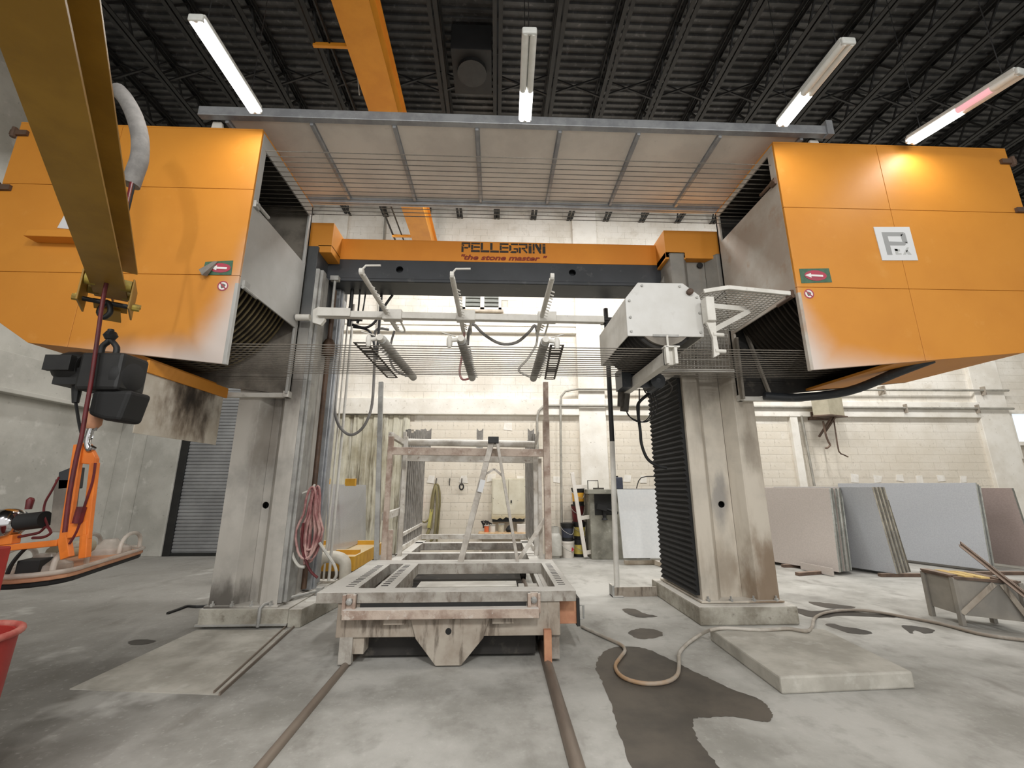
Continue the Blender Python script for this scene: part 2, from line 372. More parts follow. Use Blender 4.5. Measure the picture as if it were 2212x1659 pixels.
# ================================================================== SETTING
YW = 11.0; ZT = 9.69; XL, XR = -8.9, 16.0
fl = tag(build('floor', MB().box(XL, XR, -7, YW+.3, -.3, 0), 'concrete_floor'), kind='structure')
wb = tag(build('wall_back', MB().box(XL-.3, XR, YW+.02, YW+.3, 0, ZT+.3), 'wall_base'), kind='structure')
wl = tag(build('wall_left', MB().box(XL-.3, XL, -7, YW+.02, 0, ZT+.3), 'side_wall'), kind='structure')
wr = tag(build('wall_right', MB().box(XR, XR+.3, -7, YW+.3, 0, ZT+.3), 'side_wall'), kind='structure')
# left wall ledge beam
tag(build('trim_1', MB().box(XL, XL+.14, 2, YW-.4, 3.27, 3.95).box(XL, XL+.2, 2, YW-.4, 3.22, 3.3), 'side_wall', bevel=.01), kind='structure')
tag(build('trim_2', MB().box(XL, XL+.32, YW-.5, YW+.02, 0, 9.8), 'side_wall', bevel=.01), kind='structure')
# pilasters and tie beams of the back wall
for i, (a, b) in enumerate(((-4.95, -4.25), (2.15, 2.85), (13.0, 13.85), (7.75, 7.95))):
    tag(build('trim_%d' % (3+i), MB().box(a, b, YW-.1, YW+.03, 0, ZT), 'trim_paint', bevel=.012), kind='structure')
tag(build('trim_7', MB().box(-4.25, 2.15, YW-.14, YW+.03, 3.38, 3.8), 'trim_paint', bevel=.012), kind='structure')
tag(build('trim_8', MB().box(2.85, 13.0, YW-.12, YW+.03, 3.38, 3.8), 'trim_paint', bevel=.012), kind='structure')
tag(build('trim_9', MB().box(-4.25, 2.15, YW-.12, YW+.03, 5.62, 5.7).box(-4.25, 2.15, YW-.06, YW+.03, 5.7, 5.82).box(-4.25, 2.15, YW-.1, YW+.03, 5.82, 5.88), 'trim_paint', bevel=.01), kind='structure')
tag(build('trim_10', MB().box(-8.58, -7.76, YW-.13, YW+.03, 0, 9.6), 'side_wall', bevel=.012), kind='structure')
# concrete blocks, painted: the ones that show largest are pieces, the rest one part
bw, bh = .40, .20
blk = MB().box(-.1985, .1985, -.003, .02, -.0985, .0985).mesh('block'); blk.materials.append(M['wall_block'])
rest = MB(); nblk = 0
def in_open(x, z): return (-7.75 < x < -4.9 and z < 4.25) or (-4.2 < x < -2.2 and z < 3.4) or (-.95 < x < .15 and 6.25 < z < 7.5) or (13.85 < x < 15 and 2.3 < z < 3.6)
for r_ in range(49):
    z = bh*(r_+.5)
    for c_ in range(62):
        x = XL+.2+bw*(c_ + (.5 if r_ % 2 else 0))
        if x > XR or in_open(x, z): continue
        near = (-2.2 < x < 2.1 and 0.5 < z < 3.3) or (3.0 < x < 7.6 and 1.7 < z < 3.3)
        if near and nblk < 295:
            o = place('block', blk, None, wb, (x, YW, z)); o.location.y += random.uniform(-.002, .002); nblk += 1
        else:
            d = random.uniform(-.002, .002); rest.add([(x-.1985, YW-.003+d, z-.0985), (x+.1985, YW-.003+d, z-.0985), (x+.1985, YW-.003+d, z+.0985), (x-.1985, YW-.003+d, z+.0985),
                (x-.1985, YW+.02, z-.0985), (x+.1985, YW+.02, z-.0985), (x+.1985, YW+.02, z+.0985), (x-.1985, YW+.02, z+.0985)],
                [(0, 1, 2, 3), (3, 2, 6, 7), (1, 0, 4, 5), (0, 3, 7, 4), (2, 1, 5, 6)])
tag(build('block_courses', rest, 'wall_block', wb), kind='stuff')
for x, z in ((-1.6, 1.76), (-.8, 1.76), (-.1, 1.8), (.62, 1.78), (1.0, 1.76), (1.55, 1.76), (3.35, 1.78), (3.75, 1.76), (4.2, 1.78), (6.2, 1.8), (9.3, 1.8), (9.9, 1.78), (10.5, 1.8), (11.0, 1.79), (11.6, 1.8), (12.2, 1.78), (-1.95, 3.35), (.3, 3.1)):
    build('plaster_patch', MB().prism([Vector((x+a+random.uniform(-.03, .03), 0, z+c+random.uniform(-.025, .025))) for a, c in ((-.1, -.09), (.09, -.1), (.1, .08), (-.08, .09))], (0, .012, 0)), 'patch', wb).location = (0, YW-.014, 0)
# louvre window
wn = tag(build('window_1', MB().box(-.93, .1, YW-.03, YW+.02, 6.3, 7.45), 'louver'), kind='structure')
fm = MB()
for a, b, c, d in ((-.95, -.87, 6.28, 7.47), (.04, .12, 6.28, 7.47), (-.46, -.35, 6.3, 7.45), (-.95, .12, 6.28, 6.36), (-.95, .12, 7.39, 7.47)): fm.box(a, b, YW-.07, YW, c, d)
build('window_frame', fm, 'trim_paint', wn)
build('window_sill', MB().box(-1.0, .17, YW-.12, YW, 6.22, 6.28), 'wood_dusty', wn)
lv = MB().add([(-.2, -.035, -.05), (.2, -.035, -.05), (.2, .02, .05), (-.2, .02, .05), (-.2, -.025, -.05), (.2, -.025, -.05), (.2, .03, .05), (-.2, .03, .05)],
    [(0, 1, 2, 3), (7, 6, 5, 4), (0, 4, 5, 1), (3, 2, 6, 7), (0, 3, 7, 4), (1, 5, 6, 2)]).mesh('slat'); lv.materials.append(M['louver'])
for x in (-.665, -.155):
    for k in range(8): place('slat', lv, None, wn, (x, YW-.05, 6.44+k*.12))
# bright window at far right
wn2 = tag(build('window_2', MB().box(13.95, 14.9, YW-.02, YW+.02, 2.75, 3.5), 'glass_day'), kind='structure')
build('window_frame', MB().box(13.86, 13.95, YW-.06, YW, 2.3, 3.6).box(14.9, 15, YW-.06, YW, 2.3, 3.6).box(13.95, 14.9, YW-.06, YW, 2.65, 2.75).box(13.95, 14.9, YW-.06, YW, 3.5, 3.6), 'trim_paint', wn2)
# roll-up door (ribbed curtain)
d1 = tag(build('door_1', MB().box(-7.72, -4.95, YW-.01, YW+.02, 0, 4.2), 'black'), kind='structure')
cv = MB(); k = 52; hh = 4.2/k
prof = []
for i in range(k): prof += [(YW-.03, i*hh+.006), (YW-.048, i*hh+.02), (YW-.048, i*hh+hh-.018), (YW-.03, i*hh+hh-.004)]
vv = [(-7.6, y, z) for y, z in prof] + [(-4.95, y, z) for y, z in prof]; n_ = len(prof)
cv.add(vv, [(i, n_+i, n_+i+1, i+1) for i in range(n_-1)])
build('door_curtain', cv, 'door_slat', d1)
build('door_track', MB().box(-7.75, -7.58, YW-.09, YW, 0, 4.3), 'black', d1, bevel=.006)
build('bottom_bar', MB().box(-7.58, -4.95, YW-.07, YW-.02, 0, .07), 'black', d1)
# corrugated sheet door beside it
d2 = tag(build('door_2', MB().box(-4.2, -2.2, YW-.0, YW+.02, 0, 3.38), 'wall_base'), kind='structure')
for j in range(8):
    x0 = -4.2+j*.25; p = [(0, .0), (.06, .0), (.09, -.035), (.19, -.035), (.22, 0), (.25, 0)]
    cv = MB(); vv = [(x0+a, YW-.03+b, 0.02) for a, b in p]+[(x0+a, YW-.03+b, 3.36) for a, b in p]
    cv.add(vv, [(i, i+1, 7+i, 6+i) for i in range(5)]); build('corrugated_panel', cv, 'corrugated_dirty', d2)
# ---- roof: ribbed deck, bar joists, bridging
ce = MB(); n_ = 0; y = -6.; pts = []
while y < YW+.2:
    pts += [(y, ZT+.04), (y+.055, ZT+.04), (y+.07, ZT), (y+.125, ZT), (y+.14, ZT+.04)]; y += .15
n_ = len(pts)
ce.add([(XL-.2, a, b) for a, b in pts]+[(XR, a, b) for a, b in pts], [(i, i+1, n_+i+1, n_+i) for i in range(n_-1)])
ce.add([(XL-.3, -6.2, ZT+.3), (XR+.3, -6.2, ZT+.3), (XR+.3, YW+.3, ZT+.3), (XL-.3, YW+.3, ZT+.3)], [(0, 1, 2, 3)])
cl = tag(build('ceiling', ce, 'deck'), kind='structure')
def joist_mesh():
    b = MB(); y0, y1, zb, zt = -6.0, 10.98, -.56, -.02
    for dx in (-.05, .05):
        b.box(dx-.035, dx+.035, y0, y1, zb, zb+.012); b.box(dx-.006*(1 if dx > 0 else -1), dx+.02*(1 if dx < 0 else -1), y0, y1, zb, zb+.07)
        b.box(dx-.035, dx+.035, y0, y1, zt-.012, zt); b.box(dx-.006, dx+.006, y0, y1, zt-.07, zt)
    n = 28
    for i in range(n):
        a = y0+(y1-y0)*i/n; c = y0+(y1-y0)*(i+.5)/n; d = y0+(y1-y0)*(i+1)/n
        b.bar((0, a, zb+.03), (0, c, zt-.03), .03, .03); b.bar((0, c, zt-.03), (0, d, zb+.03), .03, .03)
    return b.mesh('roof_joist')
jm = joist_mesh(); jm.materials.append(M['joist'])
JX = [-.03+1.06*k for k in range(-8, 15)]
for x in JX:
    if x > XL+.1: place('roof_joist', jm, None, cl, (x, 0, ZT))
bm_ = MB().bar((.04, 0, -.5), (1.02, 0, -.06), .03, .03).bar((.04, .05, -.06), (1.02, .05, -.5), .03, .03).mesh('cross_brace'); bm_.materials.append(M['joist'])
for yb in (2.6, 6.9):
    for x in JX[:-1]:
        if x > XL+.1: place('cross_brace', bm_, None, cl, (x, yb, ZT))
fan = thing('exhaust_fan', (-.5, 6.6, 9.6), 'dark square roof exhaust fan housing with round opening between the joists', 'fan')
build('housing', MB().box(-.86, -.14, 6.0, 6.9, 9.1, 9.66), 'fan_dark', fan, bevel=.01)
build('fan_ring', MB().lathe((-.5, 6.4, 9.02), [(.2, 0), (.27, 0), (.27, .09), (.2, .09)], 24), 'black', fan)
build('fan_blade', MB().bar((-.68, 6.4, 9.06), (-.32, 6.4, 9.06), .09, .01).bar((-.5, 6.22, 9.06), (-.5, 6.58, 9.06), .09, .01), 'rubber', fan)

# ---- floor pieces: rails, stains, pads
for x in (-1.35, .49):
    build('rail', MB().tube([(x, -2, .006), (x, 10.4, .006)], .048 if x > 0 else .034, 12), 'rail_steel', fl, smooth=True)
V_ = Vector
def puddle(px, m, amp=.02, z=.002, sc_=None, n=4):
    q_ = [on(u, v, z) for u, v in px]; k_ = len(q_); P_ = []
    for i in range(k_):
        p0, p1, p2, p3 = q_[i-1], q_[i], q_[(i+1) % k_], q_[(i+2) % k_]
        for t in range(6):
            t /= 6; w_ = .5*((2*p1)+(p2-p0)*t+(2*p0-5*p1+4*p2-p3)*t*t+(3*p1-p0-3*p2+p3)*t**3)
            P_.append(w_+V_((random.uniform(-amp, amp)*.6, random.uniform(-amp, amp)*.6, 0)))
    b = MB(); b.add(P_, [list(range(len(P_)))])
    o = build('wet_stain', b, m, fl)
    me = o.data
    if me.polygons[0].normal.z < 0: me.flip_normals()
    return o
q = [(270, 830), (285, 795), (340, 755), (430, 735), (560, 745), (680, 790), (800, 850), (900, 900), (1000, 945), (1130, 1010), (1250, 1050), (1330, 1085), (1375, 1130), (1400, 1170), (1390, 1215), (1320, 1220), (1150, 1190), (1000, 1195), (900, 1200), (888, 1250), (920, 1340), (980, 1420), (1060, 1521), (1120, 1620), (520, 1620), (490, 1521), (440, 1370), (390, 1230), (350, 1080), (290, 940), (262, 880)]
puddle([(1200+a/2.989, 1150+b/2.989) for a, b in q], 'wet', .014)
puddle([(1782, 1349), (1800, 1347), (1820, 1353), (1850, 1357), (1884, 1366), (1870, 1370), (1838, 1368), (1812, 1360)], 'wet_dark', .01)
puddle([(1948, 1352), (1975, 1352), (2018, 1361), (2000, 1369), (1978, 1362), (1968, 1368)], 'wet_dark', .012)
puddle([(1715, 1313), (1760, 1320), (1800, 1316), (1870, 1324), (1935, 1330), (1930, 1334), (1820, 1330), (1765, 1335), (1718, 1322)], 'wet_dark', .02)
puddle([(1745, 1300), (1790, 1303), (1850, 1312), (1790, 1314)], 'wet', .02)
puddle([(277, 1386), (305, 1381), (336, 1384), (318, 1391), (285, 1393)], 'wet_dark', .01)
puddle([(1360, 1363), (1390, 1357), (1428, 1364), (1425, 1375), (1388, 1380), (1365, 1374)], 'wet', .02)
puddle([(1345, 1316), (1368, 1315), (1392, 1325), (1420, 1331), (1388, 1334), (1362, 1329)], 'wet', .015)
build('concrete_pad', MB().prism([Vector((2.27, 3.76, 0)), Vector((3.42, 3.82, 0)), Vector((3.5, 4.9, 0)), Vector((2.3, 4.98, 0))], (0, 0, .125)), 'pad_concrete', fl, bevel=.015)
build('concrete_pad', MB().prism([on(425, 1362), on(622, 1362), on(472, 1502), on(150, 1490)], (0, 0, .008)), 'pad_concrete', fl)
build('steel_edging', MB().bar(on(640, 1350, .01), on(474, 1500, .01), .012, .03).bar(on(625, 1347, .01), on(462, 1497, .01), .012, .03), 'rail_steel', fl)
build('fallen_cable', MB().tube([on(u, v, .012) for u, v in ((362, 1325), (385, 1317), (405, 1310), (425, 1311), (450, 1309))], .02, 6, smooth=3), 'black', fl)

# ================================================================== GANTRY of the wire saw
gx = thing('saw_gantry', (.1, 6.2, 0), 'tall dark and dusty gantry of the stone saw with orange lettered cross beam', 'gantry')
def column(x0, x1, sgn, m):
    """C-shaped front: two flanges and a recessed web with a round hole; sgn=+1 when the inner side faces +x"""
    y0, y1, z0, z1 = 5.62, 6.9, .21, 4.95
    wo = .27; wi = .2; dp = .16; sl = .11
    xo, xi = (x0, x1) if sgn > 0 else (x1, x0)          # outer, inner side
    k = 1 if sgn > 0 else -1
    plan = [(xo, y0), (xo+k*wo, y0), (xo+k*(wo+sl), y0+dp), (xi-k*(wi+sl), y0+dp), (xi-k*wi, y0), (xi, y0), (xi, y1), (xo, y1)]
    b = MB()
    # skin without the web strip, so the web can carry the hole
    loop = [Vector((x, y, z0)) for x, y in plan]
    n = len(loop)
    V = loop+[p+Vector((0, 0, z1-z0)) for p in loop]
    b.add(V, [((i, (i+1) % n, n+(i+1) % n, n+i) if k > 0 else ((i+1) % n, i, n+i, n+(i+1) % n)) for i in range(n) if i != 2] + [list(range(n, 2*n))])
    xa, xb = sorted((xo+k*(wo+sl), xi-k*(wi+sl)))
    b.plate_hole((xa, y0+dp, z0), (1, 0, 0), (0, 0, 1), xb-xa, z1-z0, (xb-xa)/2, 1.15, .042, (0, .02, 0))
    o = build('column', b, m, gx, bevel=.012)
    build('hole_back', MB().box(xa, xb, y0+dp+.12, y0+dp+.14, 1.2, 1.5), 'rubber', o)
    build('base_flange', MB().box(x0-.03, x1+.03, y0-.04, y1+.04, .211, .235), m, o, bevel=.005)
    for t in range(4):
        x = x0+.06+(x1-x0-.12)*t/3
        build('anchor_bolt', MB().lathe((x, y0-.02, .225), [(.026, 0), (.026, .03), (.012, .03), (.012, .06)], 6), 'dusty_steel', o)
    return o
cl_ = column(-3.36, -2.57, 1, 'column_left'); cr_ = column(2.55, 3.52, -1, 'column_right')
# left inner side: guides, screw, conduit
x = -2.57
build('guide_rail', MB().box(x, x+.05, 5.62, 5.98, .25, 4.6).box(x+.05, x+.09, 5.66, 5.78, .25, 4.6), 'dusty_steel', cl_, bevel=.006)
build('guide_rail', MB().box(x, x+.12, 6.28, 6.44, .25, 4.6).box(x+.12, x+.15, 6.32, 6.4, .25, 4.6).box(x, x+.04, 6.5, 6.78, .25, 4.6), 'galv', cl_, bevel=.006)
build('lead_screw', MB().cyl((x+.09, 6.12, .3), (x+.09, 6.12, 4.5), .035, n=10), 'rust_screw', cl_, smooth=True)
build('screw_nut', MB().lathe((x+.09, 6.12, 3.45), [(.05, 0), (.085, .03), (.085, .2), (.055, .26)], 14), 'rust_screw', cl_, smooth=True)
build('side_conduit', MB().cyl((x+.14, 6.86, .25), (x+.14, 6.86, 4.6), .022, n=8).cyl((x+.03, 6.95, .25), (x+.03, 6.95, 4.6), .016, n=6), 'white_dusty', cl_, smooth=True)
# right inner side: bellows cover (each fold a pleat of one sleeve)
bl = MB(); k = 80; z0 = .28; z1 = 3.1
prof = []
for i in range(k+1): prof.append((2.55-(.03 if i % 2 else .062), z0+(z1-z0)*i/k))
n_ = len(prof)
bl.add([(a, 5.68, c) for a, c in prof]+[(a, 6.82, c) for a, c in prof], [(i, n_+i, n_+i+1, i+1)[::-1] for i in range(n_-1)])
bl.add([(a, 5.68, c) for a, c in prof]+[(2.56, 5.68, c) for a, c in prof], [(i, i+1, n_+i+1, n_+i)[::-1] for i in range(n_-1)])
build('bellows', bl, 'bellows', cr_)
# cross beam
bmx = build('cross_beam', MB().plate_hole((-2.57, 6.0, 4.62), (1, 0, 0), (0, 0, 1), 2.57, .34, 1.08, .19, .055, (0, .03, 0)).plate_hole((0, 6.0, 4.62), (1, 0, 0), (0, 0, 1), 2.55, .34, 1.16, .19, .055, (0, .03, 0))
    .box(-2.57, 2.55, 6.03, 6.46, 4.6, 4.64).box(-2.57, 2.55, 6.43, 6.46, 4.64, 4.96).box(-2.57, 2.55, 6.0, 6.03, 4.6, 4.62).box(-2.57, 2.55, 6.12, 6.14, 4.64, 4.96), 'grey_paint_beam', gx)
build('lower_lip', MB().box(-2.57, 2.55, 5.985, 6.02, 4.6, 4.655), 'grey_paint_beam', bmx, bevel=.014, seg=3)
ob = build('orange_beam', MB().box(-2.57, 2.55, 6.0, 6.44, 4.965, 5.315), 'orange_beam', gx, bevel=.006)
# lettering: stencilled capitals drawn in a 0..1 cell
def stencil(word, x0, x1, z0, z1, y):
    T = .2
    L_ = {
     'P': [[(0, .0), (.24, .0), (.24, .56), (0, .62)], [(0, .7), (.3, .62), (.3, .78), (0, .8)], [(0, .84), (.75, .84), (1, .84), (1, 1), (0, 1)], [(.78, .46), (1, .5), (1, .8), (.78, .8)], [(.32, .38), (.74, .38), (.74, .54), (.32, .54)]],
     'E': [[(0, .84), (1, .84), (1, 1), (0, 1)], [(0, .28), (.22, .28), (.22, .78), (0, .78)], [(.28, .46), (1, .46), (1, .62), (.28, .62)], [(0, .02), (1, .02), (1, .22), (0, .22)]],
     'L': [[(0, .28), (.26, .28), (.26, 1), (0, 1)], [(0, .02), (1, .02), (1, .22), (0, .22)]],
     'G': [[(.2, .84), (1, .84), (1, 1), (.2, 1)], [(0, .2), (.24, .3), (.24, .74), (0, .84)], [(.1, .06), (.3, .0), (.8, .0), (.8, .2), (.3, .2)], [(.84, .06), (1, .1), (1, .5), (.5, .5), (.5, .36), (.84, .36)]],
     'R': [[(0, 0), (.24, 0), (.24, .56), (0, .6)], [(0, .84), (1, .84), (1, 1), (0, 1)], [(.78, .5), (1, .52), (1, .8), (.78, .8)], [(.32, .4), (.74, .4), (.74, .56), (.32, .56)], [(.5, .34), (.74, .34), (1, .1), (.9, -.02)]],
     'i': [[(.1, 0), (.9, 0), (.9, .76), (.1, .76)], [(.1, .84), (.9, .84), (.9, 1), (.1, 1)]],
     'N': [[(0, .3), (.22, .3), (.22, 1), (0, 1)], [(0, 0), (.22, 0), (.22, .2), (0, .2)], [(.28, .8), (.28, 1), (.5, 1), (.98, .2), (.98, 0), (.78, 0)], [(.78, .4), (1, .4), (1, 1), (.78, 1)]]}
    wds = [(.42 if c == 'i' else 1) for c in word]; gap = .09; tot = sum(wds)+gap*(len(word)-1); sx = (x1-x0)/tot; b = MB(); cx = x0
    for c, wd in zip(word, wds):
        for poly in L_[c]: b.prism([Vector((cx+px*wd*sx, y, z0+pz*(z1-z0))) for px, pz in poly], (0, .004, 0))
        cx += (wd+gap)*sx
    return b
pa, pb = at(997, 534, 6), at(1179, 540, 6)
build('lettering', stencil('PELLEGRiNi', pa.x, pb.x, 5.125, 5.29, 5.995), 'ink_black', ob)
tm = fit_text(text_mesh('"the stone master "', .2, .002, .25, .006), pa.x-.0, pb.x+.02, 4.995, 5.085, 5.996)
link('lettering', tm, 'ink_red', ob)
for sg, xa, xb in ((-1, -2.95, -2.4), (1, 2.5, 3.4)):
    e = build('end_box', MB().box(xa, xb, 5.66, 6.5, 4.9 if sg > 0 else 4.97, 5.36).box(*((xa+.35, xb) if sg < 0 else (xa, xa+.3)), 5.66, 6.5, 4.88, 5.0), 'orange_plain', gx, bevel=.008)
build('beam_gusset', MB().prism([Vector((2.5, 5.9, 4.62)), Vector((2.62, 5.9, 4.62)), Vector((2.62, 5.9, 4.9))], (0, .08, 0)), 'column_right', gx)
hb = at(1512, 573, 5.75); build('bolt_hole', MB().lathe((hb.x, 0, hb.z), [(.045, 5.744), (.045, 5.76)], 18, 'y'), 'rubber', cr_)
# small fittings under the beam, left
fx = -2.3
build('limit_switch', MB().cyl((fx-.1, 5.9, 4.0), (fx-.1, 5.9, 4.62), .02, n=8).box(fx-.16, fx-.04, 5.86, 5.94, 4.55, 4.62).cyl((fx-.17, 5.9, 4.02), (fx-.03, 5.9, 4.02), .03, n=8), 'dusty_steel', gx, smooth=True)
build('cable', MB().tube([(-2.3, 6.5, 4.1), (-2.1, 6.5, 4.05), (-1.95, 6.5, 4.15), (-1.8, 6.5, 4.45), (-1.7, 6.5, 4.62)], .022, 6, smooth=4).tube([(-2.3, 6.55, 4.08), (-2.05, 6.55, 4.02), (-1.95, 6.55, 3.8), (-1.88, 6.55, 3.55)], .02, 6, smooth=4).tube([(-2.12, 6.45, 4.62), (-2.14, 6.45, 4.3), (-2.2, 6.45, 4.1)], .012, 6, smooth=3), 'black', gx, smooth=True)
build('hanger_bar', MB().bar((-1.86, 6.44, 3.5), (-1.86, 6.44, 4.62), .035, .035), 'black', gx)
build('grease_line', MB().cyl((-2.28, 6.3, 4.0), (-2.28, 6.3, 4.62), .03, n=8).cyl((-2.16, 6.3, 4.05), (-2.16, 6.3, 4.62), .014, n=6).box(-2.32, -2.1, 6.24, 6.36, 4.1, 4.2), 'black', gx)

# foundation blocks
t = thing('foundation_block', (-2.9, 6.2, 0), 'dusty concrete foundation block under the left saw column, pipe along its top', 'foundation')
build('block_body', MB().box(-3.42, -2.4, 5.56, 7.2, 0.04, .21).box(-3.38, -2.44, 5.6, 7.2, 0, .05).prism([Vector((-2.4, 5.56, 0)), Vector((-2.4, 7.2, 0)), Vector((-2.0, 7.2, 0)), Vector((-2.25, 5.56, 0))], (0, 0, .2)), 'pedestal_concrete', t, bevel=.012)
build('edge_strip', MB().box(-3.43, -2.4, 5.535, 5.56, .03, .05), 'dusty_steel', t)
build('pipe', MB().tube([(-2.72, 5.54, .02), (-2.72, 5.54, .22), (-2.7, 5.58, .25), (-2.3, 6.3, .25), (-2.16, 6.95, .26)], .02, 8), 'dusty_steel', t, smooth=True)
build('pipe_clamp', MB().box(-2.36, -2.28, 6.2, 6.3, .2, .29), 'dusty_steel', t)
build('pipe_clamp', MB().box(-2.22, -2.14, 6.8, 6.9, .2, .29), 'dusty_steel', t)
build('cover_plate', MB().box(-2.34, -2.16, 5.86, 6.06, .2, .225), 'white_dusty', t, bevel=.004)
t = thing('foundation_block', (3.05, 6.2, 0), 'stained concrete foundation block under the right saw column', 'foundation')
build('block_body', MB().box(2.42, 3.62, 5.45, 7.05, 0, .205), 'pedestal_concrete', t, bevel=.018)

# ================================================================== WHEEL HOUSINGS
def housing(sg, label):
    """sg=-1 left housing (inner side faces +x), +1 right"""
    xi = -2.7 if sg < 0 else 3.29; xo = -5.36 if sg < 0 else 6.2
    yf, yr = 4.2, 5.6; zt = 5.56 if sg < 0 else 5.6; zb = 2.78
    k = -sg                                             # direction from outer to inner
    t = thing('wheel_housing', ((xi+xo)/2, 4.9, zb), label, 'machine housing')
    om = 'orange_left' if sg < 0 else 'orange_right'
    X = lambda d: xi - k*d                              # distance d outward from the inner side
    W = abs(xo-xi); ch, zo, zc = (.72, 2.98, .46) if sg < 0 else (.5, 3.0, .34)
    # front panels: pieces of the outline cut by seams (flush, thin gaps)
    rows = [(zb, 3.722), (3.727, 4.722), (4.727, zt)] if sg > 0 else [(zb, 3.742), (3.747, 4.782), (4.787, zt)]
    cols = [(0, 1.27), (1.274, W)] if sg > 0 else [(0, 1.55), (1.554, W)]
    for ri, (z0, z1) in enumerate(rows):
        for a, b in cols:
            if ri == 0:
                zl = lambda d: zb + (zo-zb)*d/(W-ch)
                if b >= W-.01: pts = [(a, zl(a)), (W-ch, zo), (W, zo+zc), (W, z1), (a, z1)]
                else: pts = [(a, zl(a)), (b, zl(b)), (b, z1), (a, z1)]
            else: pts = [(a, z0), (b, z0), (b, z1), (a, z1)]
            build('front_panel', MB().prism([Vector((X(d), yf, z)) for d, z in pts], (0, .03, 0)), om, t, bevel=.002, seg=1)
    build('front_backing', MB().prism([Vector((X(d), yf+.028, z)) for d, z in ((.01, zb+.02), (W-ch, zo+.02), (W-.02, zo+zc), (W-.02, zt-.01), (.01, zt-.01))], (0, .02, 0)), 'inner_dark', t)
    build('shade_lining', MB().box(X(.03), X(W-.03), yf+.05, yr-.03, zt-.02, zt-.004).box(X(W-.04), X(W-.05), yf+.05, yr-.03, zo+zc+.03, zt), 'inner_dark', t)  # dark sheets added so the openings look shaded inside
    build('top_panel', MB().box(X(0), X(W), yf, yr, zt, zt+.02), om, t)
    build('outer_panel', MB().box(X(W), X(W-.03), yf+.03, yr, zo+zc, zt), om, t)
    build('rear_panel', MB().prism([Vector((X(d), yr-.03, z)) for d, z in ((0, zb-.02), (W-ch, zo), (W, zo+zc), (W, zt), (0, zt))], (0, .03, 0)), 'inner_light' if sg < 0 else 'inner_dark', t)  # light put into the tone: lit left panel, shaded right panel
    # bottom plate of the outer part, chamfer
    a0 = .95
    zl = lambda d: zb + (zo-zb)*d/(W-ch)
    build('bottom_panel', MB().prism([Vector((X(a0), yf+.03, zl(a0))), Vector((X(W-ch), yf+.03, zo)), Vector((X(W), yf+.03, zo+zc)), Vector((X(W), yf+.03, zo+zc+.03)), Vector((X(W-ch-.01), yf+.03, zo+.03)), Vector((X(a0), yf+.03, zl(a0)+.03))], (0, yr-yf-.03, 0)), 'orange_plain', t)
    # inner side: frame strips and middle plate
    za, zb2 = (3.66, 4.63) if sg < 0 else (3.66, 5.1)
    zu = 5.38 if sg < 0 else 5.52
    pm = 'side_grey' if sg < 0 else 'rusty_plate'
    build('side_plate', MB().box(X(0), X(.02), yf+.03, yr, za, zb2), pm, t, bevel=.004)
    for bx in ((X(0), X(.02), yf+.03, yr, zu, zt), (X(0), X(.03), yf+.03, yf+.13, zb2, zu), (X(0), X(.03), yr-.08, yr, zb2, zu), (X(-.005), X(.03), yf-.003, yf+.045, zb, za), (X(0), X(.03), yr-.1, yr, zb-.02, za)):
        build('side_frame', MB().box(*bx), pm, t, bevel=.004)
    build('plate_hinge', MB().cyl((X(-.02), yf+.05, zb2+.02), (X(-.02), yf+.32, zb2+.02), .02, n=8).box(X(-.03), X(0), yf+.04, yf+.12, zb2-.03, zb2+.05), 'rust_screw' if sg > 0 else 'dusty_steel', t)
    build('plate_hinge', MB().cyl((X(-.02), yf+.05, za-.02), (X(-.02), yf+.32, za-.02), .02, n=8).box(X(-.03), X(0), yf+.06, yf+.16, za-.03, za+.06), 'rust_screw' if sg > 0 else 'dusty_steel', t)
    build('lower_lip', MB().box(X(-.01), X(.06), yr-.08, yr+.02, zb-.06, zb+.02).box(X(0), X(.9), yr-.05, yr+.02, zb-.06, zb), 'white_dusty', t, bevel=.004)
    # grooved drum of saw wheels
    cx, cz, rr = (-3.95, 4.2, 1.165) if sg < 0 else (4.5, 4.2, 1.165)
    prof = [(.2, 4.27)]
    for i in range(15):
        y = 4.30+i*.0845
        prof += [(rr-.085, y-.03), (rr+.02, y-.012), (rr-.01, y), (rr+.02, y+.012), (rr-.085, y+.03)]
    prof.append((.2, 5.52))
    build('saw_wheel', MB().lathe((cx, 0, cz), prof, 72, 'y'), 'groove', t, smooth=True)
    rmesh = MB().lathe((0, 0, 0), [(rr-.01, -.013), (rr+.024, -.013), (rr+.024, .013), (rr-.01, .013)], 72, 'y').mesh('wheel_rim'); rmesh.materials.append(M['groove_rim' if sg < 0 else 'groove'])  # right rims take the dark groove colour as shade inside the housing
    for i in range(15): place('wheel_rim', rmesh, None, t, (cx, 4.30+i*.0845, cz))
    build('axle', MB().cyl((cx, 4.24, cz), (cx, 5.56, cz), .2, n=16), 'inner_dark', t)
    # hinges on the outer edge
    for z in ((5.42, 4.75) if sg > 0 else (5.42, 4.72)):
        build('panel_hinge', MB().box(X(W-.12), X(W+.06), yf-.03, yf, z-.03, z+.03).cyl((X(W+.02), yf-.02, z-.06), (X(W+.02), yf-.02, z+.06), .025, n=8), 'rust_screw', t)
    return t, X
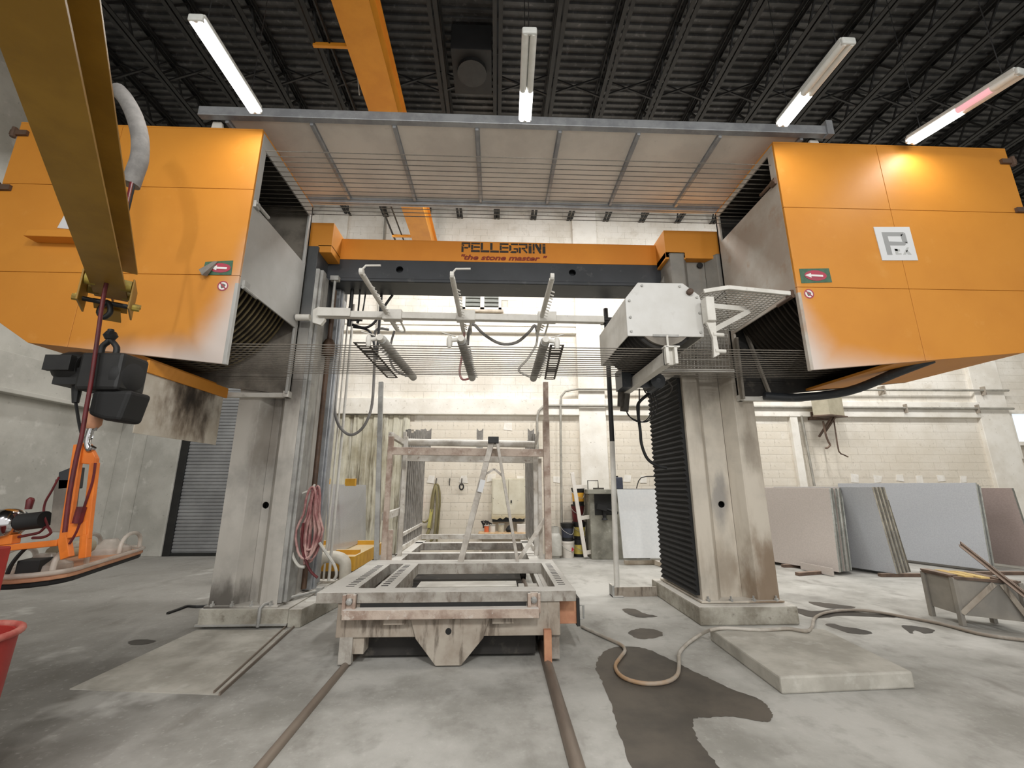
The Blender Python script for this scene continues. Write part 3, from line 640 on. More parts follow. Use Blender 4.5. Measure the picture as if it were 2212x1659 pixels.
# dust sprayed on the lower inner corner of each front
g0 = s(206, 198, 192)
orange('orange_left', None); orange('orange_right', None)
def corner_dust(m, xi, k):
    nt = m.node_tree; N = nt.nodes; L = nt.links; b = N['Principled BSDF']; src = b.inputs['Base Color'].links[0].from_socket
    tc = N.new('ShaderNodeTexCoord'); sx = N.new('ShaderNodeSeparateXYZ'); L.new(tc.outputs['Object'], sx.inputs[0])
    def ma(op, a, c, d=None):
        x = N.new('ShaderNodeMath'); x.operation = op
        for i, q_ in enumerate((a, c) if d is None else (a, c, d)):
            if isinstance(q_, (int, float)): x.inputs[i].default_value = q_
            else: L.new(q_, x.inputs[i])
        return x.outputs[0]
    dx = ma('ABSOLUTE', ma('SUBTRACT', sx.outputs[0], xi), 0); dz = ma('SUBTRACT', sx.outputs[2], 2.78)
    n = N.new('ShaderNodeTexNoise'); n.inputs['Scale'].default_value = 1.6; n.inputs['Detail'].default_value = 6; L.new(tc.outputs['Object'], n.inputs['Vector'])
    # distance from the corner measured along a curve: rim strip near the inner edge widening downwards
    e1 = ma('MULTIPLY_ADD', dz, -.42, .5 if k > 0 else .36); e1 = ma('ADD', e1, ma('MULTIPLY', ma('SUBTRACT', n.outputs[0], .5), .35))
    f1 = N.new('ShaderNodeMapRange'); f1.interpolation_type = 'SMOOTHSTEP'; f1.inputs[1].default_value = -.16; f1.inputs[2].default_value = .34
    L.new(ma('SUBTRACT', e1, dx), f1.inputs[0])
    e2 = ma('SUBTRACT', ma('MULTIPLY_ADD', dx, -.13, .36 if k > 0 else .27), dz); e2 = ma('ADD', e2, ma('MULTIPLY', ma('SUBTRACT', n.outputs[0], .5), .2))
    f2 = N.new('ShaderNodeMapRange'); f2.interpolation_type = 'SMOOTHSTEP'; f2.inputs[1].default_value = -.1; f2.inputs[2].default_value = .34
    L.new(e2, f2.inputs[0])
    f = ma('MULTIPLY', ma('MAXIMUM', f1.outputs[0], f2.outputs[0]), .9)
    x = N.new('ShaderNodeMix'); x.data_type = 'RGBA'; L.new(f, x.inputs[0]); L.new(src, x.inputs[6]); x.inputs[7].default_value = g0
    L.new(x.outputs[2], b.inputs['Base Color'])
corner_dust(M['orange_left'], -2.7, 1); corner_dust(M['orange_right'], 3.29, -1)
hl, XLf = housing(-1, 'large orange wheel housing on the left of the saw, partly behind the yellow jib beam')
hr, XRf = housing(1, 'large orange wheel housing on the right of the saw with silver logo plate')
def plate(parent, quad, m, yoff, name, th=.006):
    return build(name, MB().prism([at(u, v, 4.2)+Vector((0, -yoff, 0)) for u, v in quad], (0, th, 0)), m, parent)
# logo plates
lp = plate(hr, [(1886, 491), (1963, 491), (1982, 563), (1905, 563)], 'logo_white', .008, 'logo_plate', .007)
def logo(parent, o, ux, uz):
    b = MB(); P_ = lambda a, c: o+ux*a+uz*c
    for poly in ([(.18, .16), (.32, .16), (.32, .84), (.18, .84)], [(.32, .72), (.72, .72), (.82, .84), (.32, .84)], [(.7, .56), (.84, .5), (.84, .82), (.7, .76)], [(.32, .44), (.74, .44), (.84, .54), (.32, .56)]):
        b.prism([P_(a, c) for a, c in poly], (0, .003, 0))
    build('logo', b, 'logo_grey', parent)
    b = MB()
    for poly in ([(.42, .17), (.5, .17), (.5, .34), (.42, .34)], [(.42, .28), (.56, .26), (.56, .33), (.42, .34)], [(.5, .17), (.58, .17), (.58, .21), (.5, .21)], [(.62, .17), (.7, .17), (.84, .38), (.78, .38)], [(.76, .17), (.86, .17), (.78, .3), (.72, .28)]):
        b.prism([P_(a, c) for a, c in poly], (0, .003, 0))
    build('logo', b, 'logo_pale', parent)
a_, b_, c_ = at(1905, 563, 4.2), at(1982, 563, 4.2), at(1886, 491, 4.2)
logo(lp, a_+Vector((0, -.0095, 0)), b_-a_, c_-a_)
lp = plate(hl, [(125, 493), (165, 497), (172, 452), (148, 452)], 'logo_white', .008, 'logo_plate', .007)
pl = at(128, 498, 4.2)
# warning stickers
def stick(parent, q4, curl):
    o = plate(parent, q4, 'sticker_green', .004, 'warning_label', .003)
    ctr = sum((at(u, v, 4.2) for u, v in q4), Vector())/4; wd = (at(*q4[1], 4.2)-at(*q4[0], 4.2)).length; hh_ = (at(*q4[3], 4.2)-at(*q4[0], 4.2)).length
    off = wd*.1 if curl else 0
    e = [ctr+Vector((off+math.cos(a)*wd*.37, -.007, math.sin(a)*hh_*.36)) for a in [2*math.pi*i/20 for i in range(20)]]
    build('red_oval', MB().prism(e, (0, .002, 0)), 'sticker_red', o)
    b = MB(); L0 = ctr+Vector((off-wd*.24, -.009, 0)); R0 = ctr+Vector((off+wd*.24, -.009, -.004))
    b.bar(L0, R0, .002, .022, (0, 0, 1)); b.prism([L0+Vector((-.04, 0, 0)), L0+Vector((.03, 0, .028)), L0+Vector((.03, 0, -.028))], (0, .002, 0))
    build('white_arrow', b, 'sticker_white', o)
    if curl:
        b = MB(); p0 = at(431, 592, 4.2); p1 = at(462, 566, 4.2); p2 = at(447, 597, 4.2)
        b.prism([at(429, 582, 4.13), at(436, 594, 4.12), at(447, 596, 4.17), at(470, 565, 4.19), at(462, 564, 4.19)], (0, .004, 0)); build('peeled_corner', b, 'sticker_curl', o)
    return o
stick(hr, [(1726, 581), (1790, 580), (1797, 610), (1731, 612)], False)
stick(hl, [(444, 566), (504, 563), (500, 594), (436, 594)], True)
def disc(parent, u, v):
    c = at(u, v, 4.2); r_ = .055
    o = build('no_touch_sign', MB().cyl(c+Vector((0, -.004, 0)), c, r_, n=20), 'sticker_white', parent)
    rg = MB()
    for i in range(20):
        a, b = 2*math.pi*i/20, 2*math.pi*(i+1)/20
        rg.prism([c+Vector((math.cos(t_)*q_, -.007, math.sin(t_)*q_)) for t_, q_ in ((a, r_*.8), (a, r_), (b, r_), (b, r_*.8))], (0, .003, 0))
    rg.bar(c+Vector((-r_*.6, -.006, r_*.6)), c+Vector((r_*.6, -.006, -r_*.6)), .002, .012)
    build('red_ring', rg, 'sticker_red', o)
    build('hand_symbol', MB().prism([c+Vector((math.cos(t_)*q_*r_, -.0055, math.sin(t_)*q_*r_)) for t_, q_ in ((.4, .55), (1.3, .45), (2.2, .6), (3.3, .4), (4.2, .55), (5.3, .45))], (0, .002, 0)), 'sticker_curl', o)
disc(hl, 482, 618); disc(hr, 1747, 635)
# left housing: box shaped handle plate that sticks out under the logo, drip sheet below
b = MB().prism([at(80, 525, 4.2), at(230, 530, 4.2), at(230, 512, 4.2), at(90, 512, 4.2)], (0, -.14, 0)); build('front_ledge', b, 'orange_plain', hl, bevel=.006)
p0, p1 = at(325, 784, 4.28), at(482, 852, 5.42)
build('bottom_lip', MB().bar((p0.x, 4.25, p0.z-.04), (p0.x, 5.55, p0.z-.04), .03, .13), 'orange_plain', hl, bevel=.004)
build('drip_sheet', MB().box(p0.x-.012, p0.x-.004, 4.25, 5.5, at(285, 935, 4.25).z, p0.z), 'stained_sheet', hl)
# right housing: dark hose under the belly, inner brace
build('hose', MB().tube([(3.6, 5.5, 2.78), (4.0, 5.4, 2.74), (4.35, 5.0, 2.74), (4.55, 4.5, 2.86), (4.75, 4.3, 2.95)], .055, 10, smooth=5), 'grey_paint_beam', hr, smooth=True)
build('inner_brace', MB().bar(at(1600, 690, 5.5), at(1665, 858, 5.5), .05, .03).bar(at(1590, 730, 5.45), at(1605, 862, 5.45), .06, .03), 'inner_light', hr)
build('belly_bracket', MB().bar(at(1650, 863, 5.6), at(1700, 852, 5.6), .04, .02).bar(at(1690, 866, 5.6), at(1780, 848, 5.6), .04, .02), 'black', hr)

# ================================================================== OVERHEAD HOOD
hd = thing('overhead_hood', (.2, 5.0, 5.8), 'flat grey ribbed hood roof spanning between the two orange housings', 'hood')
hz = 5.82
build('front_rail', MB().box(-3.5, 4.1, 4.24, 4.32, 5.8, 5.92), 'galv', hd, bevel=.006)
build('rear_rail', MB().box(-3.3, 3.9, 5.7, 5.78, 5.74, 5.84), 'galv', hd, bevel=.006)
rx = [at(u, 290, 4.32).x for u in (485, 670, 850, 1030, 1210, 1380, 1555, 1730)]
for i in range(len(rx)-1):
    build('hood_panel', MB().box(rx[i]+.012, rx[i+1]-.012, 4.32, 5.7, hz+.0, hz+.012), 'hood_sheet', hd)
for x in rx: build('rib', MB().box(x-.018, x+.018, 4.32, 5.7, hz-.05, hz).box(x-.03, x+.03, 4.32, 5.7, hz-.006, hz), 'galv', hd)
for x in (-3.35, 3.95):
    build('bracket', MB().prism([Vector((x-.07, 4.36, 5.62)), Vector((x+.1, 4.36, 5.62)), Vector((x+.05, 4.36, 5.82)), Vector((x-.05, 4.36, 5.82))], (0, .04, 0)).box(x-.1, x+.12, 4.3, 4.5, 5.622, 5.64), 'white_dusty', hd, bevel=.004)
build('end_stop', MB().box(4.02, 4.1, 4.22, 4.3, 5.78, 5.98), 'galv', hd)

# ================================================================== DIAMOND WIRES
def wire(y):
    xl, xr, zl_, r_ = -3.95, 4.5, 4.2, 1.175
    pts = [(xl, y, zl_-r_), (-2., y, zl_-r_), (0, y, zl_-r_), (2., y, zl_-r_), (xr, y, zl_-r_)]
    pts += [(xr+r_*math.sin(a), y, zl_-r_*math.cos(a)) for a in [math.pi*i/16 for i in range(1, 16)]]
    pts += [(xr, y, zl_+r_), (1.5, y, zl_+r_), (-1.5, y, zl_+r_), (xl, y, zl_+r_)]
    pts += [(xl-r_*math.sin(a), y, zl_+r_*math.cos(a)) for a in [math.pi*i/16 for i in range(1, 16)]]
    return MB().tube(pts, .0055, 5, closed=True)
ORD = ['first', 'second', 'third', 'fourth', 'fifth', 'sixth', 'seventh', 'eighth', 'ninth', 'tenth', 'eleventh', 'twelfth', 'thirteenth', 'fourteenth', 'fifteenth']
for i in range(15):
    o = build('diamond_wire', wire(4.30+i*.0845), 'wire'); tag(o, ORD[i]+' cutting wire from the front, stretched between the two orange wheel housings', 'wire', 'diamond wires of the saw')

# ================================================================== SPRAY RIG
sr = thing('spray_rig', (-.5, 5.45, 3.8), 'pale dusty spray bar with three long nozzle tubes across the saw opening', 'spray bar')
build('cross_bar', MB().bar((-2.38, 5.45, 3.835), (1.46, 5.45, 3.81), .09, .09), 'white_dusty', sr, bevel=.006)
build('cross_bar_cap', MB().prism([Vector((-2.38, 5.39, 3.79)), Vector((-1.95, 5.39, 3.79)), Vector((-1.95, 5.39, 3.9)), Vector((-2.38, 5.39, 3.91))], (0, -.012, 0)), 'white_dusty', sr)
build('elbow', MB().tube([(-2.68, 5.46, 3.79), (-2.5, 5.46, 3.79)], .045, 10).prism([at(u, v, 5.5) for u, v in ((680, 673), (692, 666), (703, 680), (705, 694), (696, 705), (679, 700))], (0, -.06, 0)), 'white_dusty', sr, smooth=True)
for i, (x, zo) in enumerate(((-1.475, 0), (-.495, -.02), (.605, -.02))):
    tp = MB().tube([(x, 4.33, 3.85+zo), (x, 6.05, 3.85+zo)], .03, 10)
    o = build('nozzle_tube', tp, 'white_dusty', sr, smooth=True)
    nz = MB()
    for k in range(15):
        y = 4.6+k*.09; nz.cyl((x+.02, y, 3.84+zo), (x+.065, y-.01, 3.815+zo), .009, n=5)
    tag(build('nozzle_row', nz, 'white_dusty', o), kind='stuff')
    build('end_eye', MB().cyl((x-.02, 4.3, 3.865+zo), (x+.02, 4.3, 3.865+zo), .04, n=12), 'white_dusty', o)
    if i < 2: build('lever', MB().tube([(x+.01, 4.3, 3.9+zo), (x+.04, 4.3, 3.94+zo), (x+.2, 4.3, 3.945+zo)], .012, 6), 'white_dusty', o)
    build('tube_clamp', MB().box(x-.05, x+.2, 5.38, 5.5, 3.76, 3.9), 'white_dusty', sr, bevel=.005)
    # hose that drops from the far end, down pipe
    build('supply_pipe', MB().tube([(x+.02, 6.05, 3.84+zo), (x+.1, 6.05, 3.82+zo), (x+.12, 5.95, 3.84+zo), (x+.12, 5.5, 3.86)], .014, 8, smooth=3), 'white_dusty', sr, smooth=True)
pts = [at(1010, 745, 5.9), at(1013, 715, 5.9), at(1022, 700, 5.9), at(1045, 722, 5.9), at(1080, 742, 5.9), at(1115, 740, 5.9), at(1142, 718, 5.9), at(1155, 703, 5.9), at(1160, 715, 5.9)]
build('link_hose', MB().tube(pts, .022, 8, smooth=4), 'foam', sr, smooth=True)
# lower nozzle tubes, lying on the wires, each with its feed hose
for i, (x0, x1, lab, hp, hm) in enumerate(((-1.2, -1.16, 'left grey nozzle tube with fed hose lying across the wires', [(852, 715), (845, 740), (842, 770), (850, 795), (868, 808), (888, 815)], 'foam'),
      (-.37, -.34, 'middle grey nozzle tube with pink hose lying across the wires', [(1003, 718), (1001, 750), (996, 780), (993, 805), (1000, 820), (1021, 818)], 'hose_pink'),
      (.51, .52, 'right grey nozzle tube with looping hose lying across the wires', [(1161, 720), (1158, 745), (1140, 775), (1122, 795), (1125, 805), (1150, 818)], 'hose_white'))):
    t = thing('nozzle_tube', ((x0+x1)/2, 5.05, 3.05), lab, 'spray tube')
    z = 3.085
    build('tube_body', MB().tube([(x0, 4.28, z), (x1, 5.84, z-.01)], .05, 12), 'dusty_steel', t, smooth=True)
    nz = MB()
    for k in range(15):
        y = 4.42+k*.092; xx = x0+(x1-x0)*(y-4.28)/1.56; sgx = -1 if i < 1 else 1
        nz.cyl((xx+sgx*.04, y, z-.02), (xx+sgx*.085, y, z-.035), .012, .006, n=5)
    tag(build('nozzle_row', nz, 'dusty_steel', t), kind='stuff')
    sg = -1 if i < 2 else 1
    build('valve', MB().cyl((x0, 4.28, z), (x0, 4.2, z), .035, n=10).cyl((x0, 4.24, z), (x0+sg*.14, 4.24, z-.02), .022, n=8).lathe((x0+sg*.12, 4.24, z-.06), [(.02, -.03), (.03, 0), (.03, .06), (.018, .09)], 8), 'white_dusty', t, smooth=True)
    build('valve_lever', MB().bar((x0+sg*.06, 4.24, z+.03), (x0+sg*.2, 4.24, z+.07), .02, .008), 'white_dusty', t)
    build('feed_hose', MB().tube([at(u, v, 5.92) for u, v in hp[:-1]]+[Vector((x1, 5.86, z))], .016, 6, smooth=4), hm, t, smooth=True)
# slotted strips lying on the wires
for (x0, x1, lab) in ((-1.4, -1.417, 'dark slotted separator strip on the wires left of the nozzle tubes'), (.63, .735, 'dark slotted separator strip on the wires right of the nozzle tubes')):
    t = thing('slotted_strip', ((x0+x1)/2, 5, 3.04), lab, 'strip'); b = MB(); z = 3.034
    hw = .075
    for sg in (-1, 1): b.bar((x0+sg*(hw-.012), 4.23, z), (x1+sg*(hw-.012), 5.71, z), .024, .006)
    for k in range(16):
        y = 4.245+k*.097; xx = x0+(x1-x0)*(y-4.23)/1.48; b.box(xx-hw+.02, xx+hw-.02, y-.014-.008*(k % 2), y+.014+.008*(k % 2), z-.003, z+.003)
    build('strip_body', b, 'strip_dark', t)

# ================================================================== GUIDE ROLLER BOX, guard, pole
gb = thing('guide_roller_box', (1.8, 4.8, 3.15), 'dusty white octagonal guide roller box hanging in front of the right column', 'machine box')
yf, yr = 4.25, 5.42
prof = [(1.39, 3.15), (2.215, 3.15), (2.235, 3.5), (2.21, 3.63), (2.04, 3.77), (1.54, 3.77), (1.39, 3.58)]
build('front_cover', MB().prism([Vector((x, yf, z)) for x, z in prof], (0, .02, 0)), 'white_plate', gb, bevel=.004)
sk = MB(); n_ = len(prof)
for i in range(1, n_):
    a, b = prof[i], prof[(i+1) % n_]
    sk.prism([Vector((a[0], yf+.02, a[1])), Vector((b[0], yf+.02, b[1])), Vector((b[0], yr, b[1])), Vector((a[0], yr, a[1]))], (Vector((1.8, 0, 3.45))-Vector(((a[0]+b[0])/2, 0, (a[1]+b[1])/2))).normalized()*.012)
build('casing', sk, 'white_dusty', gb)
build('rear_cover', MB().prism([Vector((x, yr, z)) for x, z in prof], (0, .02, 0)), 'white_dusty', gb)
for (x, z) in ((1.43, 3.2), (1.43, 3.36), (1.43, 3.55), (1.58, 3.73), (2.0, 3.73), (2.18, 3.6), (2.19, 3.42), (2.18, 3.2)):
    build('bolt', MB().lathe((x, 0, z), [(.014, yf-.014), (.014, yf)], 6, 'y'), 'dusty_steel', gb)
build('knob', MB().lathe((2.1, 0, 3.66), [(.02, yf-.05), (.035, yf-.04), (.035, yf)], 10, 'y'), 'rust_screw', gb)
pr = [(.05, 4.28)]
for i in range(13):
    y = 4.32+i*.085; pr += [(.325, y-.03), (.345, y-.015), (.345, y+.015), (.325, y+.03)]
pr.append((.05, 5.4))
build('guide_roller', MB().lathe((1.8, 0, 3.36), pr, 40, 'y'), 'inner_dark', gb, smooth=True)
build('roller_end', MB().lathe((1.8, 0, 3.36), [(.31, 4.255), (.31, 4.285)], 40, 'y'), 'inner_light', gb)
build('roller_end_strip', MB().box(1.66, 1.94, yf-.006, yf, 3.145, 3.17), 'dusty_steel', gb)  # steel strip along the lower edge of the front cover
build('side_rod', MB().cyl((1.8, 4.22, 2.96), (1.8, 4.22, 3.15), .012, n=8), 'white_dusty', gb)
ch_ = build('lower_channel', MB().box(1.76, 1.85, 4.22, 5.72, 2.84, 2.98), 'white_dusty', gb, bevel=.005)
build('end_bracket', MB().box(1.74, 1.77, 4.14, 4.22, 2.82, 3.0).box(1.83, 1.86, 4.14, 4.22, 2.82, 3.0).box(1.74, 1.86, 4.2, 4.23, 2.82, 3.0).box(1.73, 1.89, 4.14, 4.22, 2.995, 3.01), 'white_dusty', ch_)
build('rear_leg', MB().bar((1.8, 5.72, 2.9), (1.77, 5.78, 2.6), .09, .07).bar((1.72, 5.7, 2.95), (1.7, 5.72, 2.66), .05, .06), 'strip_dark', gb)
build('motor', MB().lathe((2.1, 0, 2.93), [(.03, 5.3), (.1, 5.32), (.11, 5.6), (.06, 5.66)], 14, 'y').box(1.62, 1.74, 5.3, 5.6, 2.84, 3.1).box(1.7, 2.06, 5.38, 5.44, 2.86, 3.16), 'grey_paint_beam', gb, smooth=False)
for sg in range(3):
    o_ = .06*sg
    build('thin_cable', MB().tube([at(1400+sg*4, 835, 5.7), at(1408+sg*6, 870, 5.7), at(1402+sg*5, 900, 5.7), at(1385+sg*3, 912, 5.7), at(1365-sg*2, 905-sg*2, 5.7), at(1353, 888, 5.7)], .007, 5, smooth=4), 'rubber', gb)
build('loop_cable', MB().tube([at(u, v, 5.75) for u, v in ((1440, 820), (1452, 838), (1440, 856), (1415, 862), (1395, 848), (1388, 832))], .011, 6, smooth=5), 'strip_dark', gb)
build('power_cable', MB().tube([at(u, v, 5.75) for u, v in ((1402, 850), (1380, 870), (1378, 890), (1383, 930), (1386, 960), (1398, 990), (1418, 1005), (1440, 1011))], .021, 8, smooth=5), 'rubber', gb, smooth=True)
build('drop_line', MB().cyl(at(1381, 840, 5.8), at(1381, 925, 5.8), .01, n=5), 'strip_dark', gb)
# perforated guard: sheets made of slanted strips with gaps
gd = thing('mesh_guard', (2.7, 4.7, 3.6), 'bent expanded metal guard sheet with white frame beside the roller box', 'guard')
build('front_lip', MB().bar((2.24, 4.2, 3.655), (2.52, 4.2, 3.705), .02, .045).bar((2.52, 4.2, 3.705), (3.2, 4.2, 3.645), .02, .045), 'white_dusty', gd, bevel=.003)
def mesh_grid(o, ux, uy, nx, ny, thick=.006):
    b = MB()
    for i in range(nx+1):
        b.bar(o+ux*(i/nx), o+ux*(i/nx)+uy, .013, thick)
    for j in range(ny+1):
        b.bar(o+uy*(j/ny), o+uy*(j/ny)+ux, .018, thick)
    return b
V = Vector
tag(build('expanded_mesh', mesh_grid(V((2.24, 4.2, 3.65)), V((.28, 0, .05)), V((0, 1.1, -.02)), 6, 22), 'mesh_sheet', gd), kind='stuff')
tag(build('expanded_mesh', mesh_grid(V((2.52, 4.2, 3.7)), V((.66, 0, -.055)), V((0, 1.1, -.02)), 13, 22), 'mesh_sheet', gd), kind='stuff')
tag(build('expanded_mesh', mesh_grid(V((2.0, 5.47, 3.13)), V((1.15, 0, .0)), V((0.03, 0, .5)), 24, 11), 'mesh_sheet', gd), kind='stuff')
build('lower_flange', MB().box(2.0, 3.2, 5.44, 5.47, 3.08, 3.13), 'white_dusty', gd)
build('frame_arm', MB().bar(at(1540, 661, 4.22), at(1612, 668, 4.5), .02, .055), 'white_dusty', gd)
build('frame_arm', MB().bar(at(1543, 712, 4.22), at(1618, 672, 4.5), .02, .055), 'white_dusty', gd)
build('sensor_block', MB().box(2.2, 2.29, 4.1, 4.22, 3.28, 3.55), 'white_dusty', gd, bevel=.008)
build('sensor_arm', MB().prism([V((2.2, 4.14, 3.28)), V((2.3, 4.14, 3.28)), V((2.29, 4.14, 3.1)), V((2.3, 4.14, 2.92)), V((2.24, 4.14, 2.89)), V((2.25, 4.14, 3.1))], (0, .03, 0)), 'white_dusty', gd)
for z in (3.14, 2.96): build('peg', MB().cyl((2.26, 4.15, z), (2.37, 4.15, z-.005), .022, n=8), 'white_dusty', gd, smooth=True)
# pole with channel foot
po = thing('guide_pole', (1.83, 6.9, 0), 'tall thin pole, black above and pale below, standing in a steel channel foot', 'pole')
build('upper_pole', MB().cyl((1.88, 6.88, 2.3), (1.89, 6.88, 4.6), .04, n=10), 'black', po, smooth=True)
build('lower_pole', MB().cyl((1.83, 6.88, .02), (1.88, 6.88, 2.3), .042, n=10), 'white_dusty', po, smooth=True)
build('pole_clamp', MB().box(1.8, 1.99, 6.82, 6.94, 4.32, 4.42).cyl((1.78, 6.82, 4.37), (2.0, 6.82, 4.37), .02, n=6), 'black', po)
build('foot_channel', MB().box(1.76, 2.42, 6.84, 6.87, .0, .13).box(1.76, 2.42, 6.87, 6.97, 0, .012), 'cart_brown', po)
build('foot_plate', MB().box(1.74, 1.77, 6.8, 6.98, 0, .16).box(1.74, 1.9, 6.78, 6.98, 0, .015), 'dusty_steel', po)

# ================================================================== STONE CART
ct = thing('stone_cart', (-.42, 5.2, 0), 'heavy dust covered steel stone cart standing on the floor rails', 'cart')
def beam(name, x0, x1, y0, y1, z0, z1, m='cart_steel', parent=ct, bv=.006): return build(name, MB().box(x0, x1, y0, y1, z0, z1), m, parent, bevel=bv)
beam('front_beam', -1.66, .775, 4.4, 4.58, .535, .63)
def slotted(x0, x1, y0, y1, z0, z1, cx, sw, n):
    o = beam('deck_beam', x0, x1, y0, y1, z0, z1); sl = MB()
    for k in range(n):
        y = y0+.1+(y1-y0-.2)*k/(n-1); sl.box(cx-sw/2, cx+sw/2, y-.014, y+.014, z1-.001, z1+.0015)
    tag(build('slot_row', sl, 'black', o), kind='stuff')
slotted(-1.66, -1.34, 4.58, 5.92, .5, .625, -1.44, .08, 16)
slotted(-1.17, -.98, 4.58, 5.92, .5, .628, -1.1, .07, 14)
slotted(.6, .775, 4.58, 5.92, .5, .628, .68, .07, 14)
beam('cross_beam', -1.66, .775, 5.92, 6.2, .5, .63)
beam('side_frame', -1.46, -1.4, 4.62, 8.6, .24, .499, 'cart_brown'); beam('side_frame', .55, .61, 4.62, 8.6, .24, .5, 'cart_brown')
beam('side_frame', -1.12, -1.04, 4.6, 5.95, .36, .5); beam('side_frame', .5, .55, 4.62, 5.95, .36, .5)
beam('front_plate', -1.46, .62, 4.42, 4.45, .24, .535, 'cart_brown')
cb = build('cushion_channel', MB().box(-1.38, .41, 4.3, 4.42, .42, .5), 'cart_rust', ct, bevel=.005)
build('channel_shadow_gap', MB().box(-1.25, .3, 4.4, 4.42, .5, .535), 'black', ct)
for x in (-1.37, .34):
    o = build('clamp_bracket', MB().box(x-.03, x+.09, 4.375, 4.4, .47, .62).box(x-.03, x+.0, 4.34, 4.4, .45, .62).box(x+.065, x+.09, 4.34, 4.4, .45, .62), 'cart_rust', ct, bevel=.004)
    build('bolt', MB().lathe((x+.03, 0, .56), [(.012, 4.34), (.03, 4.35), (.03, 4.375)], 8, 'y'), 'dusty_steel', o)
vp = [(-1.0, .38), (.1, .38), (.1, .3), (-.1, .235), (-.3, .012), (-.53, .012), (-.72, .235), (-1.0, .3)]
b = MB().prism([V((x, 4.385, z)) for x, z in ((-.78, .42), (-.04, .42), (-.1, .235), (-.3, .012), (-.53, .012), (-.72, .235))], (0, .03, 0))
o = build('tow_plate', b, 'cart_brown', ct, bevel=.004)
build('tow_hole', MB().lathe((-.422, 0, .295), [(.028, 4.383), (.028, 4.4)], 18, 'y'), 'rubber', o)
for x in (-1.0, .0): build('stiffener', MB().box(x-.02, x+.18, 4.36, 4.42, .36, .41), 'cart_brown', ct, bevel=.004)
# legs
build('leg', MB().prism([V((-1.42, 4.42, .25)), V((-1.3, 4.42, .25)), V((-1.3, 4.42, .02)), V((-1.42, 4.42, .02))], (0, .06, 0)), 'cart_steel', ct, bevel=.004)
build('leg', MB().box(-1.3, -1.2, 4.44, 4.62, .1, .3), 'cart_brown', ct)
build('leg', MB().box(.46, .53, 4.36, 4.42, .02, .3), 'rust_orange', ct, bevel=.004)
build('leg', MB().box(.53, .615, 4.455, 4.6, .03, .42), 'cart_steel', ct, bevel=.004)
for x in (-1.35, .49):
    for y in (4.95, 8.0):
        build('wheel', MB().lathe((0, y, .155), [(.11, x-.05), (.14, x-.045), (.11, x-.03), (.11, x+.03), (.14, x+.045), (.11, x+.05)], 24, 'x'), 'inner_dark', ct, smooth=True)
build('cable_box', MB().box(.62, .8, 4.55, 4.95, .3, .53), 'rust_orange', ct, bevel=.004)
build('cable_box_lid', MB().box(.8, .83, 4.53, 4.97, .28, .53), 'black', ct)
build('lid_handle', MB().tube([(.83, 4.6, .33), (.88, 4.6, .33), (.88, 4.6, .45), (.83, 4.6, .45)], .01, 6), 'dusty_steel', ct)
build('floor_tray', MB().box(-1.03, .3, 4.6, 6.5, .28, .3), 'white_dusty', ct)
for p, q, wd in (((.33, 4.7, .36), (.33, 5.8, .36), .07), ((.43, 4.7, .42), (.45, 5.5, .42), .12)): build('packing_block', MB().bar(p, q, wd, .1), 'white_dusty', ct, bevel=.005)
for k in range(9):
    x = random.uniform(-1.33, -1.2); y = random.uniform(4.7, 5.7)
    build('stone_chip', MB().lathe((x, y, .38), [(.03, 0), (.07, .03), (.05, .09), (.02, .11)], 6), 'white_dusty', ct)
build('belly_shade_block', MB().box(-1.25, .4, 4.6, 8.4, .03, .22), 'inner_dark', ct)  # dark block added to stop light and keep the underside of the cart shaded
# rear deck of cart with stakes
beam('cross_beam', -1.5, .62, 6.9, 7.05, .5, .61); beam('cross_beam', -1.45, .62, 8.2, 8.35, .48, .6)
beam('deck_beam', -1.46, -1.3, 6.2, 8.6, .5, .6); beam('deck_beam', .48, .62, 6.2, 8.6, .5, .6)
rk = thing('slab_rack', (-.45, 7.2, .6), 'pale dusty steel slab rack with tall stakes standing on the cart', 'rack')
def post(x, y, z0, z1, wx, wy, m, name='post'): return build(name, MB().box(x-wx/2, x+wx/2, y-wy/2, y+wy/2, z0, z1), m, rk, bevel=.004)
build('stake', MB().bar(V((-1.6, 6.24, .63)), V((-1.71, 6.24, 3.1)), .065, .05, (0, 1, 0)), 'dusty_steel', rk, bevel=.004)
build('stake', MB().bar(V((.725, 6.24, .63)), V((.74, 6.24, 3.12)), .075, .05, (0, 1, 0)), 'cart_rust', rk, bevel=.004)
build('stake_pocket', MB().box(.69, .78, 6.2, 6.3, .6, 2.55), 'cart_rust', rk, bevel=.004)
post(-1.52, 6.3, .6, 2.3, .07, .07, 'cart_rust'); post(-1.4, 6.75, .6, 2.35, .06, .06, 'rack_white'); post(.62, 6.75, .6, 2.1, .07, .06, 'rack_white')
post(-1.46, 6.95, .6, 2.45, .05, .05, 'rack_white'); post(.66, 6.5, .6, 2.0, .05, .06, 'rack_white')
p0, p1 = at(832, 974, 6.3), at(1172, 974, 6.3)
build('top_rail', MB().bar((-1.56, 6.3, p0.z), (.7, 6.3, p1.z-.03), .06, .11), 'cart_rust', rk, bevel=.006)
build('top_tube', MB().tube([(-1.42, 6.9, 2.28), (.62, 6.9, 2.25)], .055, 12), 'rack_white', rk, smooth=True)
build('top_tube', MB().bar((-1.42, 6.9, 2.03), (.62, 6.9, 2.0), .06, .1), 'rack_white', rk, bevel=.005)
build('side_tube', MB().bar((-1.54, 6.3, 2.33), (-1.42, 6.92, 2.24), .06, .08), 'rack_white', rk, bevel=.005)
build('side_tube', MB().bar((.64, 6.9, 2.25), (.68, 6.9, 2.45), .04, .04), 'rack_white', rk)
